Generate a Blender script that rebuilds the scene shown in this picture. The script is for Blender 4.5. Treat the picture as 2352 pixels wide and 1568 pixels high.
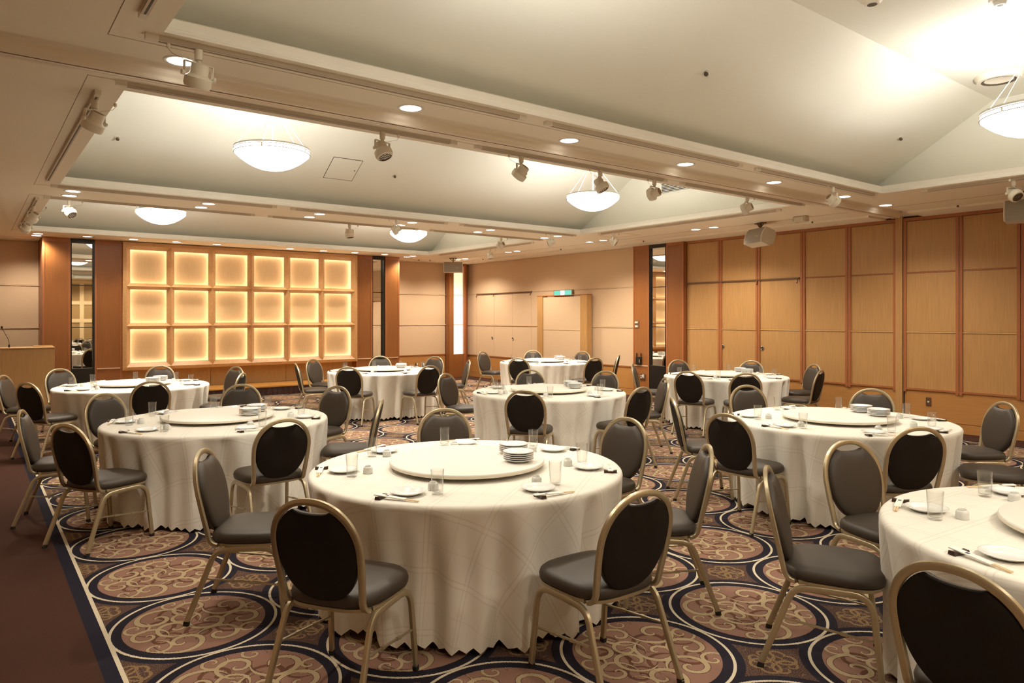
import bpy, math, random
from mathutils import Vector, Matrix
random.seed(7)
PI = math.pi
for o in list(bpy.data.objects): bpy.data.objects.remove(o)
SC = bpy.context.scene
COL = SC.collection

# ------------------------------------------------------------------ camera
FPX, V0, CAMH, YAW = 1626.0, 728.7, 1.60, math.radians(37.509)
cam = bpy.data.cameras.new('camera'); cam_o = bpy.data.objects.new('camera', cam); COL.objects.link(cam_o)
cam.sensor_width = 36.0; cam.lens = FPX / 2352 * 36.0
cam.shift_y = -(784 - V0) / 2352; cam.clip_start = 0.05
cam_o.location = (0, 0, CAMH); cam_o.rotation_euler = (PI / 2, 0, -YAW)
SC.camera = cam_o
# ------------------------------------------------------------------ world, exposure
W = bpy.data.worlds.new('world'); SC.world = W; W.use_nodes = True
W.node_tree.nodes['Background'].inputs[0].default_value = (1.0, 0.85, 0.68, 1)
W.node_tree.nodes['Background'].inputs[1].default_value = 0.0
SC.view_settings.view_transform = 'Standard'; SC.view_settings.look = 'None'
SC.view_settings.exposure = 0.32; SC.view_settings.gamma = 1.0; SC.view_settings.use_curve_mapping = False
try:
    SC.cycles.max_bounces = 6; SC.cycles.diffuse_bounces = 4; SC.cycles.glossy_bounces = 3
    SC.cycles.transmission_bounces = 2; SC.cycles.transparent_max_bounces = 16; SC.cycles.use_adaptive_sampling = True; SC.cycles.adaptive_threshold = 0.04
    SC.cycles.sample_clamp_indirect = 4.0; SC.cycles.use_denoising = True
    SC.cycles.caustics_reflective = False; SC.cycles.caustics_refractive = False
except Exception: pass
# lamp powers (all of them belong to lamps of the room)
P_DOWN = 94.0        # each recessed downlight (W, spot)
P_UP = 62.0          # each pendant bowl, upward through its open top (W)
E_BOWL = 4.0         # pendant glass
E_STRIP = 9.5        # light strips in the lit wall
WARM = (1.0, 0.895, 0.745)
NEUT = (1.0, 0.965, 0.905)

# ------------------------------------------------------------------ material helpers
MATS = {}
class X:
    """tiny wrapper to write shader maths as python expressions"""
    def __init__(s, nt, sock): s.nt = nt; s.k = sock
    def op(s, o, *b):
        n = s.nt.nodes.new('ShaderNodeMath'); n.operation = o
        for i, v in enumerate((s,) + b):
            if isinstance(v, X): s.nt.links.new(v.k, n.inputs[i])
            else: n.inputs[i].default_value = v
        return X(s.nt, n.outputs[0])
    def __add__(s, b): return s.op('ADD', b)
    def __sub__(s, b): return s.op('SUBTRACT', b)
    def __mul__(s, b): return s.op('MULTIPLY', b)
    def __truediv__(s, b): return s.op('DIVIDE', b)
    def fr(s): return s.op('FRACT')
    def ab(s): return s.op('ABSOLUTE')
    def lt(s, b): return s.op('LESS_THAN', b)
    def gt(s, b): return s.op('GREATER_THAN', b)
    def mx(s, b): return s.op('MAXIMUM', b)
    def mn(s, b): return s.op('MINIMUM', b)

def new_mat(name):
    m = bpy.data.materials.new(name); m.use_nodes = True
    nt = m.node_tree; return m, nt, nt.nodes['Principled BSDF']
def pos_xyz(nt, kind='world'):
    if kind == 'world':
        g = nt.nodes.new('ShaderNodeNewGeometry'); out = g.outputs['Position']
    elif kind == 'uv':
        g = nt.nodes.new('ShaderNodeTexCoord'); out = g.outputs['UV']
    else:
        g = nt.nodes.new('ShaderNodeTexCoord'); out = g.outputs['Object']
    sp = nt.nodes.new('ShaderNodeSeparateXYZ'); nt.links.new(out, sp.inputs[0])
    return out, X(nt, sp.outputs[0]), X(nt, sp.outputs[1]), X(nt, sp.outputs[2])
def scaled(nt, vec, sc):
    n = nt.nodes.new('ShaderNodeVectorMath'); n.operation = 'MULTIPLY'
    nt.links.new(vec, n.inputs[0]); n.inputs[1].default_value = sc; return n.outputs[0]
def noise(nt, vec, scale, detail=2.0, rough=0.5):
    n = nt.nodes.new('ShaderNodeTexNoise'); n.inputs['Scale'].default_value = scale
    n.inputs['Detail'].default_value = detail; n.inputs['Roughness'].default_value = rough
    nt.links.new(vec, n.inputs['Vector']); return X(nt, n.outputs[0])
def mixc(nt, fac, a, b):
    n = nt.nodes.new('ShaderNodeMix'); n.data_type = 'RGBA'
    if isinstance(fac, X): nt.links.new(fac.k, n.inputs[0])
    else: n.inputs[0].default_value = fac
    for v, i in ((a, 6), (b, 7)):
        if isinstance(v, tuple): n.inputs[i].default_value = v + (1,) if len(v) == 3 else v
        else: nt.links.new(v, n.inputs[i])
    return n.outputs[2]
def bump(nt, bsdf, h, strength, dist):
    n = nt.nodes.new('ShaderNodeBump'); n.inputs['Strength'].default_value = strength
    n.inputs['Distance'].default_value = dist
    nt.links.new(h.k, n.inputs['Height']); nt.links.new(n.outputs[0], bsdf.inputs['Normal'])
def plain(name, rgb, rough=0.6, metal=0.0, spec=0.5, var=0.0, vscale=8.0, kind='object', bmp=None, stretch=(1, 1, 1), sheen=0.0):
    m, nt, b = new_mat(name)
    b.inputs['Roughness'].default_value = rough; b.inputs['Metallic'].default_value = metal
    b.inputs['Specular IOR Level'].default_value = spec
    if sheen: b.inputs['Sheen Weight'].default_value = sheen; b.inputs['Sheen Roughness'].default_value = 0.5
    vec, x, y, z = pos_xyz(nt, kind)
    v2 = scaled(nt, vec, stretch)
    n = noise(nt, v2, vscale, 3.0)
    f = (n - 0.5) * 1.6 + 0.5
    lo = tuple(c * (1 - var) for c in rgb); hi = tuple(min(1, c * (1 + var)) for c in rgb)
    nt.links.new(mixc(nt, f, lo, hi), b.inputs['Base Color'])
    if bmp: bump(nt, b, noise(nt, v2, bmp[0], 2.0), bmp[1], bmp[2])
    MATS[name] = m; return m
def emit(name, rgb, strength):
    m, nt, b = new_mat(name)
    b.inputs['Base Color'].default_value = (0.8, 0.8, 0.8, 1)
    b.inputs['Emission Color'].default_value = rgb + (1,); b.inputs['Emission Strength'].default_value = strength
    MATS[name] = m; return m

plain('soffit', (0.91, 0.835, 0.69), 0.6, var=0.03, vscale=120, kind='world', bmp=(260, 0.12, 0.002))
plain('beam', (0.80, 0.71, 0.575), 0.30, var=0.02, vscale=30, kind='world')
plain('coffer', (0.81, 0.80, 0.70), 0.8, var=0.03, vscale=14, kind='world', stretch=(1, 30, 30))
plain('crown', (0.92, 0.885, 0.81), 0.55, var=0.02)
plain('cream', (0.78, 0.73, 0.61), 0.42, var=0.03)
plain('cream_dark', (0.09, 0.07, 0.045), 0.6)
plain('track', (0.60, 0.52, 0.41), 0.5)
plain('beige', (0.62, 0.435, 0.272), 0.85, var=0.07, vscale=60, kind='world', bmp=(500, 0.2, 0.001))
plain('beige_rail', (0.72, 0.52, 0.32), 0.5)
plain('tan_wood', (0.46, 0.252, 0.092), 0.42, var=0.16, vscale=26, kind='world', stretch=(1, 2.6, 0.10))
plain('dado_wood', (0.45, 0.21, 0.06), 0.42, var=0.13, vscale=26, kind='world', stretch=(0.4, 0.14, 3.0))
plain('red_wood', (0.36, 0.125, 0.042), 0.4, var=0.12, vscale=26, kind='world', stretch=(1, 1, 0.1))
plain('col_wood', (0.285, 0.105, 0.029), 0.33, var=0.14, vscale=30, kind='world', stretch=(2.4, 2.4, 0.09))
plain('box_wood', (0.58, 0.33, 0.14), 0.38, var=0.12, vscale=24, kind='world', stretch=(1, 1, 1))
plain('lit_panel', (0.78, 0.555, 0.30), 0.6, var=0.08, vscale=34, kind='world', stretch=(3, 1, 0.15))
plain('light_wood', (0.56, 0.33, 0.13), 0.5, var=0.10, vscale=26, kind='world', stretch=(2.4, 2.4, 0.14))
plain('black', (0.012, 0.010, 0.008), 0.35)
plain('dark_groove', (0.05, 0.03, 0.015), 0.7)
plain('mirror', (0.86, 0.84, 0.80), 0.015, metal=1.0)
plain('steel', (0.6, 0.57, 0.52), 0.25, metal=1.0)
plain('seam', (0.30, 0.22, 0.14), 0.8)
plain('seat_fabric', (0.043, 0.031, 0.021), 0.5, spec=0.5, var=0.12, vscale=420, bmp=(520, 0.25, 0.001))
plain('back_fabric', (0.0125, 0.009, 0.006), 0.72, spec=0.25, var=0.15, vscale=300)
plain('gold', (0.48, 0.405, 0.265), 0.34, metal=0.72, var=0.04, vscale=12)
plain('rubber', (0.012, 0.010, 0.009), 0.7)
plain('porcelain', (0.88, 0.89, 0.88), 0.12, spec=0.6)
plain('cup_white', (0.72, 0.73, 0.70), 0.2)
plain('paper', (0.90, 0.88, 0.82), 0.7)
plain('chopstick_wood', (0.78, 0.60, 0.36), 0.6, var=0.06)
plain('rest_dark', (0.045, 0.022, 0.012), 0.35)
plain('ink', (0.03, 0.04, 0.11), 0.6)
plain('turntable', (0.86, 0.825, 0.76), 0.38, spec=0.4, var=0.015, vscale=5)
plain('turntable_edge', (0.80, 0.74, 0.62), 0.5)
plain('stage_skirt', (0.055, 0.022, 0.018), 0.8, var=0.2, vscale=20)
plain('speaker_body', (0.58, 0.52, 0.42), 0.5)
plain('grille', (0.34, 0.31, 0.26), 0.7, var=0.12, vscale=900)
plain('white_plastic', (0.8, 0.78, 0.72), 0.4)
plain('plate_brown', (0.12, 0.06, 0.03), 0.35)
plain('table_wood', (0.3, 0.2, 0.12), 0.6)
plain('front_panel', (0.42, 0.26, 0.10), 0.5, var=0.06, vscale=30, kind='world')
plain('front_strip', (0.88, 0.66, 0.36), 0.5)
emit('bowl', (1.0, 0.955, 0.88), E_BOWL)
emit('down_lens', (1.0, 0.95, 0.85), 7.0)
emit('strip', (1.0, 0.92, 0.76), E_STRIP)
emit('corner_glow_a', (1.0, 0.76, 0.46), 0.85)
emit('corner_glow_b', (1.0, 0.82, 0.56), 1.0)
emit('corner_glow_c', (1.0, 0.88, 0.66), 1.25)
emit('exit_green', (0.22, 0.85, 0.68), 0.62)
MATS['exit_green'].node_tree.nodes['Principled BSDF'].inputs['Base Color'].default_value = (0.02, 0.12, 0.09, 1)
emit('exit_white', (0.95, 1.0, 0.95), 1.0)

def m_parquet():
    m, nt, b = new_mat('parquet'); vec, x, y, z = pos_xyz(nt)
    n = noise(nt, scaled(nt, vec, (3, 40, 1)), 3.0, 3.0)
    br = nt.nodes.new('ShaderNodeTexBrick'); nt.links.new(vec, br.inputs['Vector'])
    br.inputs['Scale'].default_value = 1.0; br.inputs['Brick Width'].default_value = 0.45; br.inputs['Row Height'].default_value = 0.075
    br.inputs['Mortar Size'].default_value = 0.001
    br.inputs['Color1'].default_value = (0.62, 0.30, 0.075, 1); br.inputs['Color2'].default_value = (0.52, 0.24, 0.055, 1); br.inputs['Mortar'].default_value = (0.3, 0.13, 0.03, 1)
    nt.links.new(mixc(nt, n * 0.5, br.outputs[0], (0.68, 0.36, 0.10)), b.inputs['Base Color'])
    b.inputs['Roughness'].default_value = 0.22; MATS['parquet'] = m
m_parquet()

def m_glass():
    m = bpy.data.materials.new('glass'); m.use_nodes = True; nt = m.node_tree; nt.nodes.clear()
    o = nt.nodes.new('ShaderNodeOutputMaterial'); mx = nt.nodes.new('ShaderNodeMixShader')
    t = nt.nodes.new('ShaderNodeBsdfTransparent'); t.inputs[0].default_value = (0.975, 0.978, 0.972, 1)
    g = nt.nodes.new('ShaderNodeBsdfGlossy'); g.inputs['Roughness'].default_value = 0.03
    f = nt.nodes.new('ShaderNodeLayerWeight'); f.inputs[0].default_value = 0.5
    k = ((X(nt, f.outputs['Facing']).op('POWER', 3.0)) * 0.75 + 0.05)
    nt.links.new(k.k, mx.inputs[0]); nt.links.new(t.outputs[0], mx.inputs[1]); nt.links.new(g.outputs[0], mx.inputs[2])
    nt.links.new(mx.outputs[0], o.inputs[0]); MATS['glass'] = m
m_glass()

def m_cloth():
    m, nt, b = new_mat('cloth'); vec, x, y, z = pos_xyz(nt, 'uv')
    def lines(c, off):
        f = (c / 0.30 + off).fr()
        a = (f - 0.10).ab().lt(0.011); d = (f - 0.19).ab().lt(0.011); e = (f - 0.145).ab().lt(0.024)
        s = (f - 0.62).ab().lt(0.006)
        return a.mx(d), e, s
    a1, e1, s1 = lines(x, 0.2); a2, e2, s2 = lines(y, 0.63)
    dark = a1.mx(a2) * 0.42 + s1.mx(s2) * 0.34
    lite = e1.mx(e2) * 0.16
    n = noise(nt, scaled(nt, vec, (900, 900, 1)), 1.0, 1.0)
    c0 = mixc(nt, (n - 0.5) * 0.25 + 0.5, (0.80, 0.765, 0.685), (0.875, 0.84, 0.765))
    c1 = mixc(nt, dark.mn(0.6), c0, (0.64, 0.58, 0.48)); c2 = mixc(nt, lite, c1, (0.92, 0.88, 0.80))
    nt.links.new(c2, b.inputs['Base Color']); b.inputs['Roughness'].default_value = 0.75
    b.inputs['Specular IOR Level'].default_value = 0.25; b.inputs['Sheen Weight'].default_value = 0.1
    MATS['cloth'] = m
m_cloth()

CX0, CPX, CY0, CPY = 0.545, 0.807, 2.29, 0.838
def m_carpet():
    # node group: one scroll (spiral ribbon) as signed thickness
    g = bpy.data.node_groups.new('carpet_scroll', 'ShaderNodeTree')
    for nm in ('px', 'py', 'cx', 'cy', 'rad', 'rot', 'flip'): g.interface.new_socket(nm, in_out='INPUT', socket_type='NodeSocketFloat')
    g.interface.new_socket('t', in_out='OUTPUT', socket_type='NodeSocketFloat')
    gi = g.nodes.new('NodeGroupInput'); go = g.nodes.new('NodeGroupOutput')
    px, py, cx, cy, rad, rot, flip = [X(g, gi.outputs[i]) for i in range(7)]
    dx = (px - cx) * flip; dy = py - cy
    rr = (dx * dx + dy * dy).op('SQRT') / rad
    ang = dy.op('ARCTAN2', dx) * (0.5 / PI) + rot
    d = ((ang + rr * 1.45).fr() - 0.5).ab()
    hw = ((rr * 0.13 + 0.075) * ((rr * -1.0 + 1.0) * 4.0).mn(1.0))
    t = hw - d - (rr.gt(1.0))
    g.links.new(t.k, go.inputs[0])
    m, nt, b = new_mat('carpet'); vec, wx, wy, wz = pos_xyz(nt)
    # slight wobble so that the woven edges are not machine sharp
    wob = noise(nt, vec, 160.0, 1.0) * 0.010 - 0.005
    fx = ((wx - CX0) / CPX).fr() - 0.5 + wob
    fy = ((wy - CY0) / CPY + 0.5).fr() - 0.5 + wob
    r = (fx * fx + fy * fy).op('SQRT')
    mxx = fx / 0.425; myy = fy / 0.425
    def stamps(lst, px, py):
        best = None
        for (a, c, R, rot, fl) in lst:
            n = nt.nodes.new('ShaderNodeGroup'); n.node_tree = g
            nt.links.new(px.k, n.inputs[0]); nt.links.new(py.k, n.inputs[1])
            for i, v in enumerate((a, c, R, rot, fl)): n.inputs[2 + i].default_value = v
            e = X(nt, n.outputs[0]); best = e if best is None else best.mx(e)
        return best
    cream = stamps([(-.46, .44, .40, .05, 1), (.08, .60, .33, .33, -1), (.56, .36, .38, .64, 1), (.62, -.24, .36, .16, -1), (.18, -.06, .36, .83, 1),
                    (-.30, -.04, .33, .41, -1), (-.70, -.12, .30, .14, 1), (-.32, -.58, .38, .57, 1), (.20, -.60, .35, .03, -1), (.60, -.66, .26, .35, 1),
                    (-.80, .24, .24, .70, -1), (-.12, .24, .27, .22, 1), (.88, .10, .24, .48, 1), (-.66, -.56, .24, .80, -1), (.36, .84, .20, .11, 1), (-.16, .88, .22, .64, -1)], mxx, myy)
    darks = stamps([(.34, .16, .34, .17, -1), (-.52, .14, .34, .52, 1), (.0, -.36, .32, .06, 1), (.44, -.42, .30, .80, 1), (-.18, .52, .30, .35, -1), (-.50, -.36, .26, .16, 1), (.72, .05, .25, .4, -1)], mxx, myy)
    ix = (fx.ab() - 0.5) * 4.2; iy = (fy.ab() - 0.5) * 4.2
    gold = stamps([(-.12, -.36, .42, .3, 1), (-.36, -.10, .38, .8, -1)], ix, iy)
    sp = noise(nt, vec, 210.0, 2.0); sp2 = noise(nt, vec, 420.0, 1.0); big = noise(nt, vec, 3.0, 1.0)
    med = mixc(nt, big, (0.240, 0.128, 0.092), (0.295, 0.166, 0.122))
    med = mixc(nt, darks.gt(0.0) * 0.85, med, (0.115, 0.045, 0.024))
    med = mixc(nt, cream.gt(-0.045) * 0.75, med, (0.07, 0.035, 0.025))
    med = mixc(nt, cream.gt(0.0), med, mixc(nt, sp2, (0.37, 0.275, 0.16), (0.50, 0.385, 0.235)))
    inter = mixc(nt, sp.gt(0.56) * 0.7, (0.066, 0.036, 0.033), (0.24, 0.15, 0.085))
    inter = mixc(nt, gold.gt(0.0) * sp.gt(0.42) * 0.6, inter, (0.38, 0.25, 0.11))
    navy = mixc(nt, sp.gt(0.62) * 0.5, (0.020, 0.017, 0.026), (0.05, 0.03, 0.03))
    white = (0.66, 0.57, 0.42)
    c = mixc(nt, r.lt(0.548), inter, navy)
    c = mixc(nt, r.lt(0.425), c, med)
    c = mixc(nt, (r - 0.4915).ab().lt(0.0088), c, white)
    brown = mixc(nt, sp2, (0.022, 0.009, 0.005), (0.105, 0.048, 0.034))
    edge = (wx * -1.0 + 0.545).mx(wx - (CX0 + 12 * CPX))          # >0 outside the patterned field
    edge = edge.mx(wy - 15.15).mx(wy * -1.0 - 1.0)
    c = mixc(nt, edge.gt(0.004), c, (0.020, 0.018, 0.030))
    c = mixc(nt, (edge + 0.004).ab().lt(0.010), c, white)
    c = mixc(nt, edge.gt(0.070), c, brown)
    nt.links.new(c, b.inputs['Base Color']); b.inputs['Roughness'].default_value = 0.95
    b.inputs['Specular IOR Level'].default_value = 0.1
    bump(nt, b, sp2, 0.35, 0.004); MATS['carpet'] = m
m_carpet()

# ------------------------------------------------------------------ mesh helpers
class MB:
    def __init__(s): s.v = []; s.f = []; s.uv = None
    def quad(s, a, b, c, d):
        n = len(s.v); s.v += [a, b, c, d]; s.f.append((n, n + 1, n + 2, n + 3)); return s
    def poly(s, pts):
        n = len(s.v); s.v += list(pts); s.f.append(tuple(range(n, n + len(pts)))); return s
    def box(s, x0, x1, y0, y1, z0, z1):
        n = len(s.v)
        s.v += [(x0, y0, z0), (x1, y0, z0), (x1, y1, z0), (x0, y1, z0), (x0, y0, z1), (x1, y0, z1), (x1, y1, z1), (x0, y1, z1)]
        for q in ((0, 3, 2, 1), (4, 5, 6, 7), (0, 1, 5, 4), (1, 2, 6, 5), (2, 3, 7, 6), (3, 0, 4, 7)): s.f.append(tuple(n + i for i in q))
        return s
    def lathe(s, prof, n=24, c=(0, 0, 0)):
        base = len(s.v); idx = []
        for (r, z) in prof:
            if r < 1e-6: idx.append([len(s.v)]); s.v.append((c[0], c[1], c[2] + z))
            else:
                idx.append(list(range(len(s.v), len(s.v) + n)))
                s.v += [(c[0] + r * math.cos(2 * PI * k / n), c[1] + r * math.sin(2 * PI * k / n), c[2] + z) for k in range(n)]
        for a, b in zip(idx, idx[1:]):
            for k in range(n):
                k2 = (k + 1) % n
                if len(a) == 1 and len(b) == 1: continue
                if len(a) == 1: s.f.append((a[0], b[k2], b[k]))
                elif len(b) == 1: s.f.append((a[k], a[k2], b[0]))
                else: s.f.append((a[k], a[k2], b[k2], b[k]))
        return s
    def sweep(s, path, w, h, ref=(1, 0, 0), n=8, round_=True, caps=True):
        """tube of roughly w x h section along path; ref = direction of w"""
        P = [Vector(p) for p in path]; ref = Vector(ref); rings = []
        for i, p in enumerate(P):
            t = (P[min(i + 1, len(P) - 1)] - P[max(i - 1, 0)]).normalized()
            a = ref - t * ref.dot(t)
            if a.length < 1e-4: a = Vector((0, 0, 1)) - t * t.z
            a.normalize(); b = t.cross(a)
            ring = []
            for k in range(n):
                q = 2 * PI * (k + 0.5) / n
                cx_, cy_ = math.cos(q), math.sin(q)
                if round_: e = 0.42
                else: e = 1.0
                sx = math.copysign(abs(cx_) ** e, cx_); sy = math.copysign(abs(cy_) ** e, cy_)
                ring.append(len(s.v)); s.v.append(tuple(p + a * (sx * w / 2) + b * (sy * h / 2)))
            rings.append(ring)
        for A, B in zip(rings, rings[1:]):
            for k in range(n): s.f.append((A[k], A[(k + 1) % n], B[(k + 1) % n], B[k]))
        if caps: s.f.append(tuple(reversed(rings[0]))); s.f.append(tuple(rings[-1]))
        return s
    def loft(s, rings, cap0=False, cap1=False):
        idx = []
        for r in rings: idx.append(list(range(len(s.v), len(s.v) + len(r)))); s.v += list(r)
        for A, B in zip(idx, idx[1:]):
            n = len(A)
            for k in range(n): s.f.append((A[k], A[(k + 1) % n], B[(k + 1) % n], B[k]))
        if cap0: s.f.append(tuple(reversed(idx[0])))
        if cap1: s.f.append(tuple(idx[-1]))
        return s
    def mesh(s, name, smooth=False):
        me = bpy.data.meshes.new(name); me.from_pydata([tuple(p) for p in s.v], [], s.f); me.update()
        if smooth:
            for p in me.polygons: p.use_smooth = True
        return me
def smooth_by_angle(me, deg=35):
    try: me.set_sharp_from_angle(angle=math.radians(deg))
    except Exception: pass
def obj(name, me, mat=None, parent=None, loc=(0, 0, 0), rot=(0, 0, 0), smooth=False):
    if isinstance(me, MB): me = me.mesh(name, smooth); smooth and smooth_by_angle(me)
    if mat and not me.materials: me.materials.append(MATS[mat])
    o = bpy.data.objects.new(name, me); COL.objects.link(o)
    o.location = loc; o.rotation_euler = rot
    if parent: o.parent = parent
    return o
def tag(o, label, cat, group=None):
    o['label'] = label; o['category'] = cat
    if group: o['group'] = group
    return o
def thing(name, label, cat, loc=(0, 0, 0), rz=0.0, group=None):
    o = bpy.data.objects.new(name, None); COL.objects.link(o); o.empty_display_size = 0.1
    o.location = loc; o.rotation_euler = (0, 0, rz); return tag(o, label, cat, group)
def struct(name, me, mat, smooth=False):
    o = obj(name, me, mat, smooth=smooth); o['kind'] = 'structure'; return o
def bevel_box(mb, x0, x1, y0, y1, z0, z1, b=0.006):
    """box with chamfered vertical+horizontal edges (loft of 4 octagonal rings)"""
    def ring(i, z): return [(x0 + b + i, y0 + i, z), (x1 - b - i, y0 + i, z), (x1 - i, y0 + b + i, z), (x1 - i, y1 - b - i, z), (x1 - b - i, y1 - i, z), (x0 + b + i, y1 - i, z), (x0 + i, y1 - b - i, z), (x0 + i, y0 + b + i, z)]
    return mb.loft([ring(b, z0), ring(0, z0 + b), ring(0, z1 - b), ring(b, z1)], True, True)
def fillet(pts, rad, n=5):
    """round the corners of a polyline"""
    P = [Vector(p) for p in pts]; out = [P[0]]
    for i in range(1, len(P) - 1):
        a = (P[i - 1] - P[i]); b = (P[i + 1] - P[i]); r = rad[i - 1] if isinstance(rad, (list, tuple)) else rad
        r = min(r, a.length * 0.49, b.length * 0.49)
        p0 = P[i] + a.normalized() * r; p1 = P[i] + b.normalized() * r
        for k in range(n + 1):
            t = k / n; out.append(p0 * (1 - t) ** 2 + P[i] * 2 * t * (1 - t) + p1 * t * t)
    out.append(P[-1]); return [tuple(p) for p in out]
ORD = ['first', 'second', 'third', 'fourth', 'fifth', 'sixth', 'seventh', 'eighth', 'ninth', 'tenth', 'eleventh', 'twelfth']

# ------------------------------------------------------------------ room shell
XL, XR, YF, YB, ZC = -1.45, 10.867, -1.40, 16.20, 3.072
LX0, LX1 = 0.80, 8.615                     # coffer lips in X
COFF = [1.96, 7.207, 12.467]; LH = 2.03    # coffer centres and half width of the lips
fl = struct('floor', MB().quad((XL, YF, 0), (XR, YF, 0), (XR, YB, 0), (XL, YB, 0)), 'carpet')
fl['label'] = 'brown carpet patterned with navy-ringed circles of cream scrolls'
HY0, HY1 = 4.478, 4.93                      # dropped track housing between the first two coffers
mb = MB()
xs = [XL, LX0, LX1, XR]; ys = [YF] + sum([[c - LH, c + LH] for c in COFF], []) + [YB]
ys = sorted(ys + [HY0, HY1])
for i in range(3):
    for j in range(len(ys) - 1):
        ym = (ys[j] + ys[j + 1]) / 2
        if i == 1 and any(abs(ym - c) < LH for c in COFF): continue
        if HY0 < ym < HY1: continue
        mb.quad((xs[i], ys[j], ZC), (xs[i], ys[j + 1], ZC), (xs[i + 1], ys[j + 1], ZC), (xs[i + 1], ys[j], ZC))
ceil = struct('ceiling', mb, 'soffit')
# dropped beam that carries the partition track
BXE = 10.32
prof = [(HY0, ZC)] + [(HY0 + 0.05 * math.sin(q), ZC - 0.030 * (1 - math.cos(q))) for q in (0.3, 0.6, 0.9, 1.2)] + [(4.532, ZC - 0.040), (4.542, ZC - 0.058), (4.548, ZC - 0.076), (4.553, ZC - 0.082), (4.560, ZC - 0.083)]
back = [(4.576, ZC - 0.083), (4.610, ZC - 0.083), (4.612, ZC - 0.078), (4.616, ZC - 0.078), (4.618, ZC - 0.083), (4.648, ZC - 0.083), (4.655, ZC - 0.078), (4.66, ZC), (HY1, ZC)]
for pr_, nm in ((prof, 'beam_face'), (back, 'beam_soffit')):
    mb = MB()
    for (a, b) in zip(pr_, pr_[1:]): mb.quad((XL, a[0], a[1]), (XL, b[0], b[1]), (BXE, b[0], b[1]), (BXE, a[0], a[1]))
    if nm == 'beam_face': mb.poly([(BXE, y, z) for y, z in prof + back[:1] + [(4.655, ZC - .083), (4.66, ZC)]]); mb.quad((BXE, HY0, ZC), (XR, HY0, ZC), (XR, HY1, ZC), (BXE, HY1, ZC))
    me = mb.mesh(nm, True); smooth_by_angle(me, 40); obj(nm, me, 'beam', ceil)
mb = MB()
for a, b in (((4.560, ZC - 0.083), (4.560, ZC - 0.05)), ((4.560, ZC - 0.05), (4.576, ZC - 0.05)), ((4.576, ZC - 0.05), (4.576, ZC - 0.083))):
    mb.quad((XL, a[0], a[1]), (XL, b[0], b[1]), (BXE, b[0], b[1]), (BXE, a[0], a[1]))
obj('partition_track', mb, 'seam', ceil)
for yc in COFF:
    X0, X1 = LX0 - 0.25, LX1 + 0.25; y0, y1 = yc - LH - 0.34, yc + LH + 0.34; f0, f1 = yc - 0.97, yc + 0.97; zb, zt = 3.125, 3.97
    mb = MB()
    mb.quad((X0, y1, zb), (X1, y1, zb), (X1, f1, zt), (X0, f1, zt)); mb.quad((X0, f1, zt), (X1, f1, zt), (X1, f0, zt), (X0, f0, zt))
    mb.quad((X0, f0, zt), (X1, f0, zt), (X1, y0, zb), (X0, y0, zb))
    mb.poly([(X1, y0, zb), (X1, f0, zt), (X1, f1, zt), (X1, y1, zb)]); mb.poly([(X0, y1, zb), (X0, f1, zt), (X0, f0, zt), (X0, y0, zb)])
    obj('coffer', mb, 'coffer', ceil)
    pf = [(0, ZC), (0, ZC + .012), (.012, ZC + .018), (.018, ZC + .026), (.018, ZC + .032), (.030, ZC + .040), (.034, ZC + .046), (.034, ZC + .090), (.030, ZC + .094), (.052, ZC + .094), (.052, zb), (.345, zb)]
    mb = MB()
    for (a, b) in zip(pf, pf[1:]):
        R1 = [(LX0 - a[0], yc - LH - a[0], a[1]), (LX1 + a[0], yc - LH - a[0], a[1]), (LX1 + a[0], yc + LH + a[0], a[1]), (LX0 - a[0], yc + LH + a[0], a[1])]
        R2 = [(LX0 - b[0], yc - LH - b[0], b[1]), (LX1 + b[0], yc - LH - b[0], b[1]), (LX1 + b[0], yc + LH + b[0], b[1]), (LX0 - b[0], yc + LH + b[0], b[1])]
        for k in range(4): mb.quad(R1[k], R1[(k + 1) % 4], R2[(k + 1) % 4], R2[k])
    obj('crown_moulding', mb, 'crown', ceil)
# thin seams of the soffit boards
def seam(x0, x1, y0, y1): obj('seam', MB().box(x0, x1, y0, y1, ZC - 0.0012, ZC + 0.001), 'seam', ceil)
for yc in COFF:
    seam(0.572, 0.576, yc - LH - 0.21, yc + LH + 0.21)
seam(0.572, 8.85, 4.196, 4.199); seam(0.572, 8.85, 4.995 - .02, 4.998 - .02); seam(0.572, 0.80, 9.42, 9.423); seam(0.572, 0.80, 10.20, 10.203); seam(.572, .8, 14.52, 14.523)
seam(9.775, 9.785, -1.4, 4.45); seam(9.775, 9.785, 5.0, 15.3)
for x0, x1, y0, y1 in ((9.01, 9.51, 8.62, 8.626), (9.01, 9.51, 9.15, 9.156), (9.01, 9.016, 8.62, 9.156), (9.504, 9.51, 8.62, 9.156)): seam(x0, x1, y0, y1)
# shallow cornice step along the walls
mb = MB().box(10.32, XR, YF, 4.45, ZC - 0.028, ZC + .002).box(10.32, XR, 4.98, YB, ZC - 0.028, ZC + .002).box(XL, 1.05, 15.75, YB, ZC - 0.028, ZC + .002).box(8.37, 10.32, 15.75, YB, ZC - 0.028, ZC + .002)
o = struct('trim_1', mb, 'soffit')

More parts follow.
